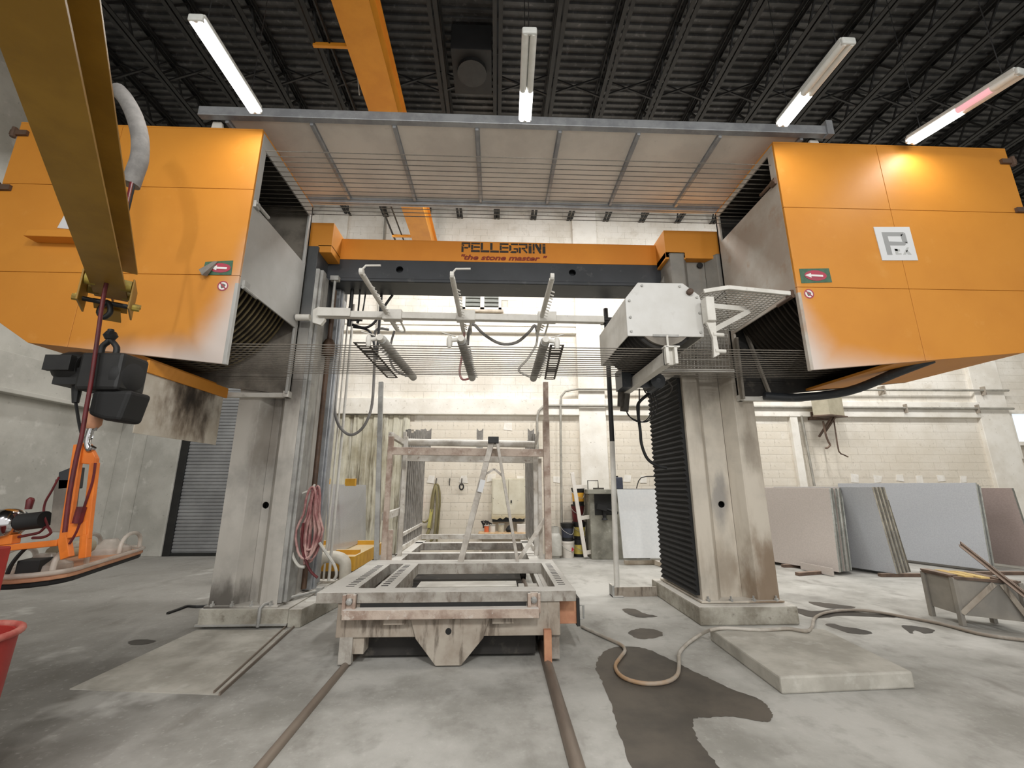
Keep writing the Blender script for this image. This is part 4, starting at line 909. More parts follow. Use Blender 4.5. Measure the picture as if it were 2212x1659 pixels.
build('side_rung', MB().bar((-1.56, 6.3, 1.18), (-1.42, 6.95, 1.24), .05, .1), 'rack_white', rk, bevel=.004)
build('side_rung', MB().box(-1.5, -1.43, 6.35, 6.4, .6, 1.0), 'cart_rust', rk)
build('prop', MB().bar(at(1122, 1208, 6.3), at(1178, 1120, 6.3), .06, .05), 'rack_white', rk, bevel=.004)
build('frame_left', MB().bar((-1.47, 7.1, .65), (-1.5, 9.2, .62), .05, .06).bar((-1.47, 7.1, .85), (-1.5, 9.2, .85), .05, .05).bar((-1.47, 7.1, 2.1), (-1.52, 9.2, 2.2), .05, .05), 'rack_white', rk)
build('frame_right', MB().bar((.62, 7.1, .65), (.66, 9.2, .62), .05, .06).bar((.62, 7.1, 2.1), (.66, 9.2, 2.2), .05, .05), 'rack_white', rk)
for k in range(12):
    y = 7.15+k*.18
    build('slat', MB().box(-1.53, -1.48, y-.035, y+.035, .6, 2.5+.02*k+random.uniform(-.05, .05)), 'rack_slat', rk)
    if k % 1 == 0: build('slat', MB().box(.62, .66, y-.035, y+.035, .6, 2.45+random.uniform(-.06, .06)), 'rack_slat', rk)
for k, u in enumerate((870, 1045, 1160)):
    a = at(u if k else 932, 925, 10.2)
for u in (925, 1037, 1147):
    a = at(u, 925, 9.3); build('rear_stake', MB().prism([V((a.x-.07, 9.3, 2.25)), V((a.x+.07, 9.3, 2.25)), V((a.x+.07, 9.3, a.z)), V((a.x+.03, 9.3, a.z-.05)), V((a.x-.02, 9.3, a.z-.06)), V((a.x-.07, 9.3, a.z))], (0, .03, 0)), 'rack_slat', rk)
build('rear_beam', MB().box(-1.5, .7, 9.2, 9.26, .55, .64), 'rack_white', rk); build('rear_beam', MB().box(-1.52, .7, 9.23, 9.3, 2.2, 2.36), 'rack_white', rk)

# ---- step ladder on the cart
ld = thing('step_ladder', (-.05, 6.25, .63), 'pale dusty folding step ladder with black top cap standing on the cart', 'ladder')
tp = V((-.03, 6.15, 2.22))
for y in (6.0, 6.13):
    build('front_rail', MB().bar((-.45, y, .63), (-.06, y+.04, 2.2), .03, .075, (1, 0, .25)), 'ladder', ld, bevel=.004)
for y in (6.02, 6.16):
    build('rear_rail', MB().bar((.3, y, .63), (.02, y, 2.2), .025, .04, (1, 0, -.2)), 'ladder', ld, bevel=.003)
for k in range(5):
    f = (k+1)/6; x = -.45+.39*f
    build('step', MB().box(x-.035, x+.035, 6.0, 6.17, .63+1.57*f-.01, .63+1.57*f+.01), 'ladder', ld)
build('top_cap', MB().box(-.11, .04, 5.98, 6.2, 2.18, 2.27), 'black', ld, bevel=.006)
build('spreader', MB().bar((-.2, 6.08, 1.72), (-.02, 6.08, 1.83), .012, .03).bar((-.02, 6.08, 1.83), (.1, 6.08, 1.73), .012, .03), 'ladder', ld)
build('label_plate', MB().bar((-.21, 5.975, 1.52), (-.17, 5.98, 1.68), .005, .07, (1, 0, .25)), 'logo_white', ld)

# ================================================================== LEFT FRONT: jib, hoist, lifter
jd = V((-.5877, .8091, 0)); jn = V((.8091, .5877, 0)); jc = -.56
def J(t, off, z): q_ = jd*t + jn*(jc+off); return V((q_.x, q_.y, z))
jb = thing('jib_beam', J(0, 0, 3.05), 'big yellow steel jib crane beam reaching in at upper left, its end over the hoist', 'crane beam')
t0, t1 = -1.2, 4.46
build('bottom_flange', MB().bar(J(t0, 0, 3.06), J(t1, 0, 3.06), .2, .02), 'jib_yellow', jb, bevel=.002)
build('web', MB().bar(J(t0, 0, 3.22), J(t1+.1, 0, 3.22), .012, .32), 'jib_yellow', jb)
build('top_flange', MB().bar(J(t0, 0, 3.385), J(t1+.2, 0, 3.385), .2, .02), 'jib_yellow', jb, bevel=.002)
build('end_plate', MB().bar(J(t1-.02, .0, 3.02), J(t1+.1, .0, 2.985), .2, .012).bar(J(t1+.02, 0, 2.97), J(t1+.2, 0, 2.93), .13, .012), 'jib_yellow', jb)
build('end_stop', MB().bar(J(t1-.15, .06, 3.09), J(t1-.02, .06, 3.09), .06, .05), 'jib_bright', jb)
tr = thing('beam_trolley', J(4.3, 0, 3.0), 'small yellow beam trolley with pins and black shackle at the jib end', 'trolley')
for sg in (-1, 1):
    build('side_plate', MB().bar(J(4.15, sg*.14, 3.02), J(4.45, sg*.14, 3.02), .012, .24), 'jib_yellow', tr, bevel=.004)
    for a in (4.2, 4.4): build('trolley_wheel', MB().cyl(J(a, sg*.07, 3.09), J(a, sg*.13, 3.09), .045, n=14), 'jib_bright', tr, smooth=True)
    build('pin_head', MB().cyl(J(4.3, sg*.14, 2.96), J(4.3, sg*.19, 2.96), .025, n=8).cyl(J(4.38, sg*.14, 3.0), J(4.38, sg*.19, 3.0), .02, n=6), 'jib_bright', tr)
build('pin', MB().cyl(J(4.3, -.16, 2.96), J(4.3, .16, 2.96), .018, n=10), 'black', tr)
hx = J(4.3, 0, 0)
build('shackle', MB().tube([hx+V((0, 0, 2.97)), hx+V((-.03, 0, 2.93)), hx+V((-.04, 0, 2.88)), hx+V((0, 0, 2.84)), hx+V((.04, 0, 2.88)), hx+V((.03, 0, 2.93))], .018, 8, closed=True, smooth=3), 'black', tr, smooth=True)
# hoist
hx = V((hx.x, hx.y, 0)); ho = thing('chain_hoist', hx+V((0, 0, 2.4)), 'black electric chain hoist hanging below the yellow jib beam', 'hoist')
def hp(u, v, dy=0): return at(u, v, hx.y+dy)
build('top_hook', MB().tube([hp(240, 712), hp(236, 735), hp(222, 748), hp(218, 765)], .02, 8, smooth=3).tube([hp(240, 735), hp(252, 750), hp(250, 766)], .02, 8, smooth=3).lathe(hp(239, 725), [(.03, -.03), (.045, 0), (.03, .03)], 10), 'black', ho, smooth=True)
c = hp(160, 795); build('gear_cover', MB().lathe(V((0, hx.y+.0, c.z)), [(.06, c.x-.09), (.1, c.x-.075), (.12, c.x-.02), (.12, c.x+.06), (.1, c.x+.1)], 16, 'x').box(c.x-.08, c.x+.1, hx.y-.14, hx.y-.1, c.z-.05, c.z+.06), 'black', ho, smooth=True)
a, b = hp(208, 770), hp(282, 850); build('body', MB().box(a.x, b.x, hx.y-.12, hx.y+.12, b.z, a.z), 'black', ho, bevel=.025)
build('motor_cover', MB().lathe(V((0, hx.y, hp(285, 815).z)), [(.06, hp(262, 815).x), (.13, hp(268, 815).x), (.13, hp(282, 815).x), (.1, hp(290, 815).x)], 16, 'x'), 'fan_dark', ho, smooth=True)
a, b = hp(225, 848), hp(292, 915); build('chain_bag', MB().prism([V((a.x, hx.y-.1, a.z)), V((b.x+.01, hx.y-.1, a.z)), V((b.x-.03, hx.y-.1, b.z)), V((b.x-.14, hx.y-.1, b.z+.01)), V((a.x, hx.y-.1, b.z+.05))], (0, .2, 0)), 'rubber', ho, bevel=.03, seg=3)
build('gland', MB().cyl(hp(168, 825), hp(163, 870), .035, .02, n=10).box(hp(140, 815).x, hp(200, 815).x, hx.y-.08, hx.y+.08, hp(160, 835).z, hp(160, 800).z), 'black', ho, smooth=False)
build('pendant_cable', MB().tube([hp(163, 865), hp(167, 890), hp(172, 920), hp(178, 945)], .01, 6, smooth=3), 'rubber', ho)
chn = MB()
for k in range(9):
    p = hp(206-k*1.2, 850+k*11.5); r1 = .02
    pts_ = [p+V((math.cos(t_)*.012*(1 if k % 2 else .2), math.cos(t_)*.012*(.2 if k % 2 else 1), math.sin(t_)*.024)) for t_ in [2*math.pi*i/8 for i in range(8)]]
    chn.tube(pts_, .006, 5, closed=True)
build('chain', chn, 'chrome', ho, smooth=True)
build('tail_cable', MB().tube([hp(256, 802), hp(246, 830), hp(232, 850), hp(220, 880), hp(212, 905), hp(205, 930)], .011, 6, smooth=4), 'foam', ho)
build('hook_block', MB().lathe(hp(203, 905), [(.03, -.07), (.05, -.04), (.05, .03), (.03, .06)], 12), 'rust_orange', ho, smooth=True)
build('load_hook', MB().tube([hp(202, 915), hp(194, 935), hp(189, 955), hp(193, 972), hp(202, 965)], .02, 8, smooth=3), 'chrome', ho, smooth=True)
# foam sleeve and hose
fs = thing('sleeved_hose', hp(285, 400)+V((0, 0, 0)), 'dark red air hose in a grey foam sleeve running down past the hoist', 'hose')
build('foam_sleeve', MB().tube([at(u, v, 3.35) for u, v in ((255, 195), (272, 215), (290, 250), (302, 295), (302, 340), (292, 372), (282, 400))], .066, 14, smooth=4), 'foam', fs, smooth=True)
build('air_hose', MB().tube([at(u, v, 3.3-.3*min(1, i/3)) for i, (u, v) in enumerate(((284, 395), (272, 450), (257, 510), (246, 555), (233, 600), (222, 650), (212, 720), (205, 770), (196, 830), (186, 885), (176, 945), (166, 985), (150, 1070), (140, 1150)))], .013, 8, smooth=3), 'hose_red', fs, smooth=True)
build('air_hose', MB().tube([at(u, v, 3.32) for u, v in ((289, 400), (276, 455), (262, 510), (250, 548))], .012, 8, smooth=3), 'black', fs, smooth=True)
build('coupling', MB().cyl(at(247, 545, 3.1), at(243, 562, 3.1), .022, n=10), 'chrome', fs)
# vacuum lifter
A, B = on(25, 1258, 1.0), on(262, 1190, 1.0)
vl = thing('vacuum_lifter', (A+B)/2, 'orange vacuum slab lifter with long padded plate hanging from the hoist hook', 'lifter')
ax = (B-A).normalized(); sd = V((-ax.y, ax.x, 0))
def racetrack(c, a, b, L_, r_, n=8):
    pts = []
    for i in range(n+1): t_ = -math.pi/2+math.pi*i/n; pts.append(c+a*(L_/2-r_+math.cos(t_)*r_)+b*(math.sin(t_)*r_))
    for i in range(n+1): t_ = math.pi/2+math.pi*i/n; pts.append(c+a*(-(L_/2-r_)+math.cos(t_)*r_)+b*(math.sin(t_)*r_))
    return pts
mid = (A+B)/2; Ln = (B-A).length
build('rubber_seal', MB().prism(racetrack(V((mid.x, mid.y, .955)), ax, sd, Ln, .22), (0, 0, .035)), 'rubber', vl, bevel=.01)
build('plate', MB().prism(racetrack(V((mid.x, mid.y, .99)), ax, sd, Ln*1.02, .23), (0, 0, .025)), 'rust_orange', vl, bevel=.006)
build('guard_tube', MB().tube(racetrack(V((mid.x, mid.y, 1.035)), ax, sd, Ln*1.02, .23), .016, 8, closed=True), 'clear_pvc', vl, smooth=True)
for f, wd in ((-.3, .42), (.33, .4)):
    cc = mid+ax*(f*Ln)
    for o_ in (-.15, .15):
        arch = [V((cc.x, cc.y, 1.03))+sd*o_-ax*(wd/2*math.cos(math.pi*i/12))+V((0, 0, .15*math.sin(math.pi*i/12)**.6)) for i in range(13)]
        build('clear_tube', MB().tube(arch, .017, 8), 'clear_pvc', vl, smooth=True)
    build('cup_housing', MB().lathe((cc.x, cc.y, 1.015), [(.16, 0), (.15, .05), (.08, .08), (.05, .12)], 18), 'clear_pvc', vl, smooth=True)
build('reservoir', MB().tube([mid-ax*.33+V((0, 0, 1.10-.98)), mid+ax*.1+V((0, 0, 1.1-.98))], .06, 12), 'box_beige', vl, smooth=True)
build('battery', MB().bar(A+ax*.12+V((0, 0, .07)), A+ax*.28+V((0, 0, .07)), .12, .09), 'rubber', vl, bevel=.006)
hy = hx.y
for (a, b, wd) in (((172, 960), (140, 1170), .06), ((205, 1000), (186, 1165), .05)): build('mast_bar', MB().bar(at(*a, hy), at(*b, hy), .03, wd, (1, 0, 0)), 'lifter_orange', vl, bevel=.004)
build('mast_head', MB().prism([at(170, 955, hy), at(192, 958, hy), at(208, 990, hy), at(206, 1005, hy), at(165, 1000, hy)], (0, .03, 0)), 'lifter_orange', vl, bevel=.006)
build('mast_foot', MB().bar(at(150, 1148, hy), at(192, 1140, hy), .04, .09).bar(at(139, 1160, hy), at(146, 1205, hy), .04, .06).bar(at(186, 1155, hy), at(183, 1205, hy), .04, .05), 'lifter_orange', vl, bevel=.004)
build('side_arm', MB().bar(at(-30, 1172, hy), at(36, 1164, hy), .06, .06).bar(at(-10, 1186, hy), at(130, 1172, hy), .05, .04), 'lifter_orange', vl, bevel=.005)
build('pump_tank', MB().lathe(V((0, hy, at(20, 1130, hy).z)), [(.03, at(-25, 1130, hy).x), (.085, at(-15, 1130, hy).x), (.1, at(5, 1130, hy).x), (.1, at(18, 1130, hy).x), (.085, at(36, 1130, hy).x), (.04, at(45, 1130, hy).x)], 20, 'x'), 'chrome', vl, smooth=True)
build('pump_motor', MB().cyl(at(44, 1128, hy), at(98, 1122, hy), .055, n=16), 'fan_dark', vl, smooth=True)
build('control_box', MB().prism([at(118, 1035, hy), at(152, 1035, hy), at(138, 1150, hy), at(106, 1150, hy)], (0, .08, 0)), 'inner_light', vl, bevel=.006)
build('control_head', MB().prism([at(126, 1020, hy), at(156, 1008, hy), at(150, 1055, hy), at(124, 1058, hy)], (0, .1, 0)), 'grey_paint_beam', vl, bevel=.006)
build('air_line', MB().tube([at(u, v, hy) for u, v in ((128, 1030), (112, 1060), (98, 1085), (95, 1110), (105, 1140), (110, 1150))], .007, 6, smooth=4).tube([at(u, v, hy) for u, v in ((40, 1160), (65, 1155), (85, 1150), (100, 1138), (110, 1150), (95, 1160), (70, 1162))], .009, 6, smooth=4), 'hose_red', vl)
build('air_line', MB().tube([at(u, v, hy-.02) for u, v in ((206, 1000), (200, 1040), (182, 1095), (176, 1120), (165, 1150), (150, 1175))], .008, 6, smooth=4).tube([at(u, v, hy-.02) for u, v in ((178, 1095), (172, 1115), (168, 1130))], .03, 8), 'hose_red', vl)
build('red_handle', MB().tube([at(61, 1100, hy), at(66, 1080, hy), at(69, 1076, hy)], [.018, .022, .014], 10), 'hose_red', vl, smooth=True)
build('feed_cable', MB().tube([at(u, v, hy) for u, v in ((16, 1240), (25, 1220), (40, 1200), (55, 1185))], .012, 6, smooth=4), 'rubber', vl)
# red bin and post at the lower left edge
rb = thing('red_bin', (-2.64, 2.4, 0), 'scuffed red bin with pale rim at the lower left edge', 'bin')
build('bin_body', MB().lathe((-2.64, 2.4, 0), [(.2, 0), (.235, .875), (.215, .875), (.2, .6), (.15, .05)], 28), 'red_paint', rb, smooth=True)
build('bin_rim', MB().tube([(-2.64+.24*math.cos(a), 2.4+.24*math.sin(a), .88) for a in [2*math.pi*i/28 for i in range(28)]], .018, 8, closed=True), 'red_rim', rb, smooth=True)
rp = tag(build('red_post', MB().box(-3.14, -2.9, 2.66, 2.84, 0, 1.25), 'red_paint', bevel=.01), 'plain red post standing behind the red bin', 'post')

# ================================================================== CRANE RUNWAY (upper)
cg = thing('crane_girder', (-1.95, 7, 7.6), 'long orange yellow overhead crane girder above the hood', 'crane girder')
build('girder_web', MB().box(-2.1, -1.72, 2.5, 10.95, 7.62, 8.15), 'crane_yellow', cg, bevel=.004)
build('bottom_flange', MB().box(-2.14, -1.66, 2.5, 10.95, 7.6, 7.63), 'crane_yellow', cg)
build('top_flange', MB().box(-2.14, -1.66, 2.5, 10.95, 8.14, 8.17), 'crane_yellow', cg)
for y in (10.4,): build('girder_hanger', MB().box(-2.0, -1.84, y-.08, y+.08, 8.17, ZT-.02), 'joist', cg)
build('girder_hanger', MB().box(-2.0, -1.84, 2.6, 2.76, 8.17, ZT-.02), 'joist', cg)
for y in (4.86, 7.3, 9.6):
    build('bar_arm', MB().box(-2.62, -2.1, y-.02, y+.02, 7.62, 7.68), 'crane_yellow', cg)
build('conductor_bar', MB().box(-2.62, -2.59, 3, 10.9, 7.66, 7.7), 'black', cg); build('conductor_bar', MB().box(-2.4, -2.38, 3, 10.9, 7.66, 7.7), 'black', cg)
build('support_rod', MB().cyl((-2.2, 5.6, 7.6), (-2.2, 4.4, 9.3), .012, n=5), 'conduit', cg)

# ================================================================== LAMPS
def fixture(xf, yf_, zf, xn, yn, zn, lit, lab, dim=None):
    pf, pn = V((xf, yf_, zf)), V((xn, yn, zn)); d = pn-pf
    t = thing('strip_light', pf.lerp(pn, .5), lab, 'ceiling light')
    build('tray', MB().bar(pf+V((0, 0, .04)), pn+V((0, 0, .04)), .14, .05), 'fixture', t, bevel=.012)
    for sg in (-.036, .036):
        o_ = V((sg, 0, 0)); m_ = pf.lerp(pn, lit)
        build('tube', MB().tube([pf+o_, m_+o_], .034, 10), 'tube_lit', t, smooth=True)
        if lit < 1:
            if dim and sg < 0:
                k_ = pf.lerp(pn, dim); build('tube', MB().tube([m_+o_, k_+o_], .034, 10), 'tube_dim', t, smooth=True); m_ = k_
            build('tube', MB().tube([m_+o_, pn+o_], .034, 10), 'tube_dead', t, smooth=True)
    for p in (pf, pn): build('end_cap', MB().bar(p-d.normalized()*.02+V((0, 0, .01)), p+d.normalized()*.02+V((0, 0, .01)), .135, .075), 'fixture', t, bevel=.015, seg=3)
    for f in (.12, .88):
        p = pf.lerp(pn, f); build('hanger', MB().cyl(p+V((0, 0, .07)), V((p.x, p.y, ZT-.55)), .005, n=4), 'joist', t)
    q_ = lamp(0, 0, 0, .12, d.length*lit, LAMP_FRONT*lit); c_ = pf.lerp(pn, lit/2); q_.location = c_-V((0, 0, .05))
    q_.rotation_euler = (0, 0, math.atan2(-d.x, d.y)); q_.name = 'lamp_tube'
z = 5.6
def fx2(a, b, lit, lab, dim=None, z0=z, z1=z):
    f_, n_ = on(*a, z0), on(*b, z1); fixture(f_.x, f_.y, z0, n_.x, n_.y, z1, lit, lab, dim)
fx2((552, 240), (424, 42), 1., 'fully lit strip light at upper left, in front of the hood')
fx2((1134, 258), (1144, 70), .38, 'middle strip light, lit at its far half only')
fx2((1690, 268), (1832, 92), .42, 'strip light right of centre, far half lit and near half dead')
fx2((1968, 306), (2205, 158), .5, 'rightmost strip light, far half lit and a pinkish tube glowing', .8, 5.58, 5.5)

# ================================================================== BACK OF THE HALL
# yellow trolley tray with leaning slab, elbow pipe, hose coil
yt = thing('yellow_trolley', (-2.6, 8.5, .3), 'low yellow steel slab trolley behind the left saw column', 'trolley')
build('tray_edge', MB().box(-3.6, -2.25, 7.4, 7.44, .28, .5).box(-2.29, -2.25, 7.44, 9.7, .28, .5), 'yellow_paint', yt, bevel=.005)
build('tray_deck', MB().box(-3.6, -2.29, 7.44, 9.7, .4, .44), 'yellow_paint', yt)
build('tray_rib', MB().box(-3.5, -2.35, 8.0, 8.06, .44, .52), 'yellow_paint', yt); build('tray_rib', MB().box(-3.5, -2.35, 9.3, 9.36, .44, .52), 'yellow_paint', yt)
for y in (8.2, 9.5): build('upright', MB().box(-3.2, -3.1, y-.05, y+.05, .44, 1.74), 'yellow_paint', yt, bevel=.004); 
for x, y in ((-3.3, 7.6), (-2.45, 7.6), (-3.3, 9.4), (-2.45, 9.4)): build('caster', MB().lathe((0, y, .1), [(.1, x-.025), (.1, x+.025)], 16, 'x').box(x-.04, x+.04, y-.04, y+.04, .14, .29), 'black', yt)
for u in (700, 757): build('clamp_head', MB().box(at(u-10, 1040, 8.).x, at(u+11, 1040, 8.).x, 7.98, 8.06, 1.6, 1.73), 'yellow_paint', yt, bevel=.004)
sl = tag(build('stone_slab', MB().prism([V((-2.84, 7.6, 1.63)), V((-2.88, 9.9, 1.62)), V((-2.80, 9.9, .46)), V((-2.74, 7.6, .46))], (-.03, 0, 0)), 'slab_grey', bevel=.002), 'plain grey stone slab leaning on the yellow trolley', 'slab')
ep = tag(build('elbow_pipe', MB().tube([at(680, 1240, 6.95)*1, at(682, 1222, 6.95), at(695, 1206, 6.95), at(710, 1203, 6.95), at(730, 1204, 6.95), at(743, 1212, 6.95), at(746, 1228, 6.95), V((-2.22, 6.95, 0.0))], .085, 14, smooth=4), 'pvc', smooth=True), 'fat cream bent drain pipe in front of the yellow trolley', 'pipe')
hc = thing('hose_coil', (-2.33, 5.76, 1.0), 'coil of dusty red hose hung on the left saw column', 'hose')
ck = at(672, 1130, 5.76)
for k in range(9):
    a0 = random.uniform(-.03, .03); pts = []; wx = (.13, .05, .1, .02, .12, .075, .035, .105, .06)[k]; hz_ = random.uniform(.32, .46)
    for i in range(14):
        a = 2*math.pi*i/14; lx = wx*math.sin(a)*(1.15 if math.cos(a) < 0 else .6)
        pts.append(V((ck.x+a0+lx, 5.7+.017*k+.008*math.sin(3*a+k), 1.16+hz_*math.cos(a)-(.03*k % .05))))
    build('loop', MB().tube(pts, .0145, 7, closed=True, smooth=2), 'hose_pink', hc, smooth=True)
build('hook', MB().tube([(-2.5, 5.78, 1.5), (-2.36, 5.76, 1.55), (-2.33, 5.76, 1.62)], .015, 6), 'white_dusty', hc)
build('tail', MB().tube([at(u, v, 5.7) for u, v in ((655, 1130), (652, 1180), (662, 1215), (672, 1235), (686, 1248))], .0155, 7, smooth=4), 'hose_red', hc, smooth=True)
build('tail', MB().tube([at(u, v, 5.75) for u, v in ((690, 1172), (705, 1195), (722, 1220), (727, 1240), (722, 1252))], .018, 7, smooth=4), 'hose_white', hc, smooth=True)
build('tail', MB().tube([at(u, v, 5.7) for u, v in ((634, 1165), (630, 1185), (634, 1205), (645, 1222), (658, 1225))], .018, 7, smooth=4), 'hose_white', hc, smooth=True)
uh = tag(build('hanging_hose', MB().tube([at(u, v, 6.7) for u, v in ((742, 640), (738, 690), (733, 760), (726, 830), (723, 880), (730, 915), (748, 936), (765, 938), (785, 922), (800, 890), (806, 850), (809, 780), (811, 715), (840, 712))], .022, 8, smooth=4), 'foam', smooth=True), 'grey hose hanging in a long loop right of the left column', 'hose')
# wall cabinet, bench with cans
wc = thing('wall_cabinet', (.3, YW-.15, 1.2), 'cream two-door wall cabinet with rusted ragged bottom edge above the bench', 'cabinet')
xa, xb = -.09, .73; zb_, zt_ = .86, 1.78
build('carcass', MB().box(xa, xb, YW-.22, YW-.0, zb_+.06, zt_), 'panel_cream', wc, bevel=.004)
for a, b in ((xa+.03, .315), (.325, xb-.03)): build('cabinet_door', MB().box(a, b, YW-.245, YW-.22, zb_+.07, zt_-.03), 'panel_cream', wc, bevel=.004)
pts = [V((xa, YW-.24, zb_+.07))]+[V((xa+(xb-xa)*i/12, YW-.24, zb_-.02+random.uniform(-.03, .03))) for i in range(13)]+[V((xb, YW-.24, zb_+.07))]
build('ragged_edge', MB().prism(pts, (0, .02, 0)), 'panel_cream', wc)
build('underside', MB().box(xa+.02, xb-.02, YW-.2, YW-.0, zb_-.1, zb_+.06), 'black', wc)
build('latch', MB().box(.27, .3, YW-.27, YW-.245, 1.2, 1.26).box(.37, .4, YW-.27, YW-.245, 1.2, 1.26), 'black', wc)
bn = thing('wood_bench', (.2, YW-.35, 0), 'pale timber bench below the cream cabinet', 'bench')
build('bench_top', MB().box(-.39, .79, YW-.55, YW-.1, .5, .54), 'wood', bn, bevel=.005); build('apron', MB().box(-.39, .79, YW-.56, YW-.53, .42, .52), 'wood', bn, bevel=.003)
for x in (-.34, .72):
    for y in (YW-.5, YW-.15): build('leg', MB().box(x-.035, x+.035, y-.035, y+.035, 0, .5), 'wood_dusty', bn)
def can(u, r_, h, m, lab, cat='can'):
    x = at(u, 1145, YW-.35).x
    t = thing('paint_can', (x, YW-.35, .54), lab, cat); build('can_body', MB().lathe((x, YW-.35, .54), [(r_, 0), (r_, h), (r_*.9, h), (r_*.9, h-.01)], 14), m, t, smooth=True)
    build('can_rim', MB().lathe((x, YW-.35, .54+h-.012), [(r_+.006, 0), (r_+.006, .015)], 14), 'dusty_steel', t); return t
can(1051, .055, .15, 'can_orange', 'orange can on the timber bench, leftmost of the cans'); can(1064, .065, .16, 'bucket_white', 'white can on the timber bench beside the orange can'); can(1083, .07, .18, 'can_beige', 'beige can in the middle of the timber bench')
tag(build('cardboard_box', MB().box(.52, .76, YW-.45, YW-.2, .54, .71), 'bucket_white', bevel=.004), 'small white box at the right end of the timber bench', 'box')
tag(build('machine_part', MB().lathe((.35, YW-.35, .54), [(.08, 0), (.1, .06), (.06, .12), (.03, .15)], 10), 'fan_dark'), 'dark lump of machine part on the bench behind the ladder', 'part')
b = MB()
for k in range(5): b.tube([V((-.28+random.uniform(-.05, .05), YW-.2, .62)), V((-.25+random.uniform(-.1, .1), YW-.18, .78)), V((-.15+random.uniform(-.12, .12), YW-.2, .7))], .015, 6, smooth=3)
tag(build('tool_bundle', b, 'inner_dark'), 'dark bundle of tools and cords at the left end of the timber bench', 'tools')
# slings and hooks
sg_ = thing('lifting_sling', (-1.47, YW-.08, 1.0), 'olive lifting slings hanging in a long loop from a wall hook', 'sling')
build('wall_hook', MB().tube([(-1.47, YW-.02, 1.78), (-1.47, YW-.1, 1.7), (-1.47, YW-.1, 1.64)], .016, 6), 'strip_dark', sg_)
build('loop', MB().tube([(-1.58, YW-.06, .95), (-1.56, YW-.07, 1.3), (-1.5, YW-.08, 1.6), (-1.46, YW-.09, 1.64), (-1.4, YW-.08, 1.58), (-1.36, YW-.07, 1.3), (-1.37, YW-.06, .9), (-1.4, YW-.06, .3)], .026, 6, smooth=4), 'sling', sg_, smooth=True)
build('loop', MB().tube([(-1.55, YW-.1, .6), (-1.53, YW-.1, 1.2), (-1.47, YW-.11, 1.6), (-1.42, YW-.1, 1.2), (-1.45, YW-.1, .5), (-1.55, YW-.1, .3)], .034, 6, smooth=4), 'sling', sg_, smooth=True)
build('yellow_strap', MB().bar((-1.6, YW-.14, .62), (-1.54, YW-.12, 1.05), .07, .012, (0, 1, 0)), 'sling_yellow', sg_)
build('frayed_end', MB().tube([(-1.8, YW-.06, .78), (-1.7, YW-.08, .74), (-1.6, YW-.08, .82)], .02, 6, smooth=3).tube([(-1.58, YW-.09, .6), (-1.66, YW-.1, .4), (-1.8, YW-.1, .25)], .04, 6, smooth=3), 'sling', sg_, smooth=True)
for i, (x, lab, kk) in enumerate(((-1.14, 'thin empty wall hook between the slings and the shackle hook', 0), (-.84, 'wall hook with a dark shackle on it, right of the slings', 1))):
    t = thing('wall_hook', (x, YW-.05, 1.7), lab, 'hook'); build('hook_body', MB().tube([(x, YW-.01, 1.78), (x, YW-.08, 1.7), (x, YW-.1, 1.64), (x, YW-.05, 1.62)], .014, 6), 'strip_dark', t)
    if kk: build('shackle', MB().tube([V((x+.05*math.cos(a), YW-.08, 1.58+.07*math.sin(a))) for a in [2*math.pi*i_/10 for i_ in range(10)]], .018, 6, closed=True), 'black', t)
t = thing('fire_extinguisher', (-1.86, YW-.08, 1.26), 'small red fire extinguisher on the wall left of the slings', 'extinguisher'); build('cylinder', MB().lathe((-1.86, YW-.07, 1.02), [(.05, 0), (.06, .02), (.06, .26), (.03, .32)], 14), 'red_ext', t, smooth=True); build('valve', MB().box(-1.89, -1.83, YW-.1, YW-.04, 1.33, 1.39), 'black', t)
t = thing('switch_box', (.86, YW-.1, 1.2), 'small grey electrical switch box right of the cream cabinet', 'switch box'); build('box_body', MB().box(.8, .93, YW-.14, YW-.0, 1.06, 1.32), 'galv', t, bevel=.006); build('conduit_stub', MB().cyl((.86, YW-.05, 1.32), (.86, YW-.05, 1.8), .02, n=8), 'conduit', t)
# conduits on the wall
def pipe(name, pts, r_, lab, clamps=()):
    t = thing(name, pts[0], lab, 'pipe'); build('pipe_run', MB().tube(pts, r_, 8), 'conduit', t, smooth=True)
    for c_ in clamps: build('pipe_clamp', MB().box(c_-.016, c_+.016, YW-.21, YW-.0, pts[0][2]-.13, pts[0][2]+.1), 'cart_brown', t)
    return t
yc = YW-.17
pipe('conduit_pipe', [(13.9, yc, 3.62), (1.35, yc, 3.62), (1.2, yc, 3.58), (1.1, yc, 3.48), (1.05, yc, 3.3), (1.05, yc, 1.9)], .032, 'long horizontal conduit just below the wall tie beam, bent down at its left end', (6.4, 10.9, 12.9))
pipe('conduit_pipe', [(13.9, yc, 4.12), (2.1, yc, 4.06), (1.8, yc, 4.0), (1.68, yc, 3.85), (1.66, yc, 3.6), (1.6, yc, .1)], .03, 'upper conduit that bends down the wall to the floor beside the buckets', (10.4, 13.2))
pipe('conduit_pipe', [(-3.2, yc+.05, 5.62), (-3.2, yc+.05, ZT-.1)], .03, 'vertical pipe high on the wall behind the orange cross beam', ())
pipe('conduit_pipe', [(8.05, yc+.05, 3.4), (8.1, yc+.05, 1.6)], .03, 'short vertical conduit on the wall below the beige junction box', ())
jb2 = thing('junction_box', (8.6, 10.7, 3.6), 'beige metal box on a wall bracket with cables hanging below, right of the saw', 'box')
build('box_body', MB().prism([V((8.12, 10.55, 3.35)), V((8.4, 10.35, 3.35)), V((9.0, 10.6, 3.35)), V((8.75, 10.85, 3.35))], (0, 0, .52)), 'box_beige', jb2, bevel=.01)
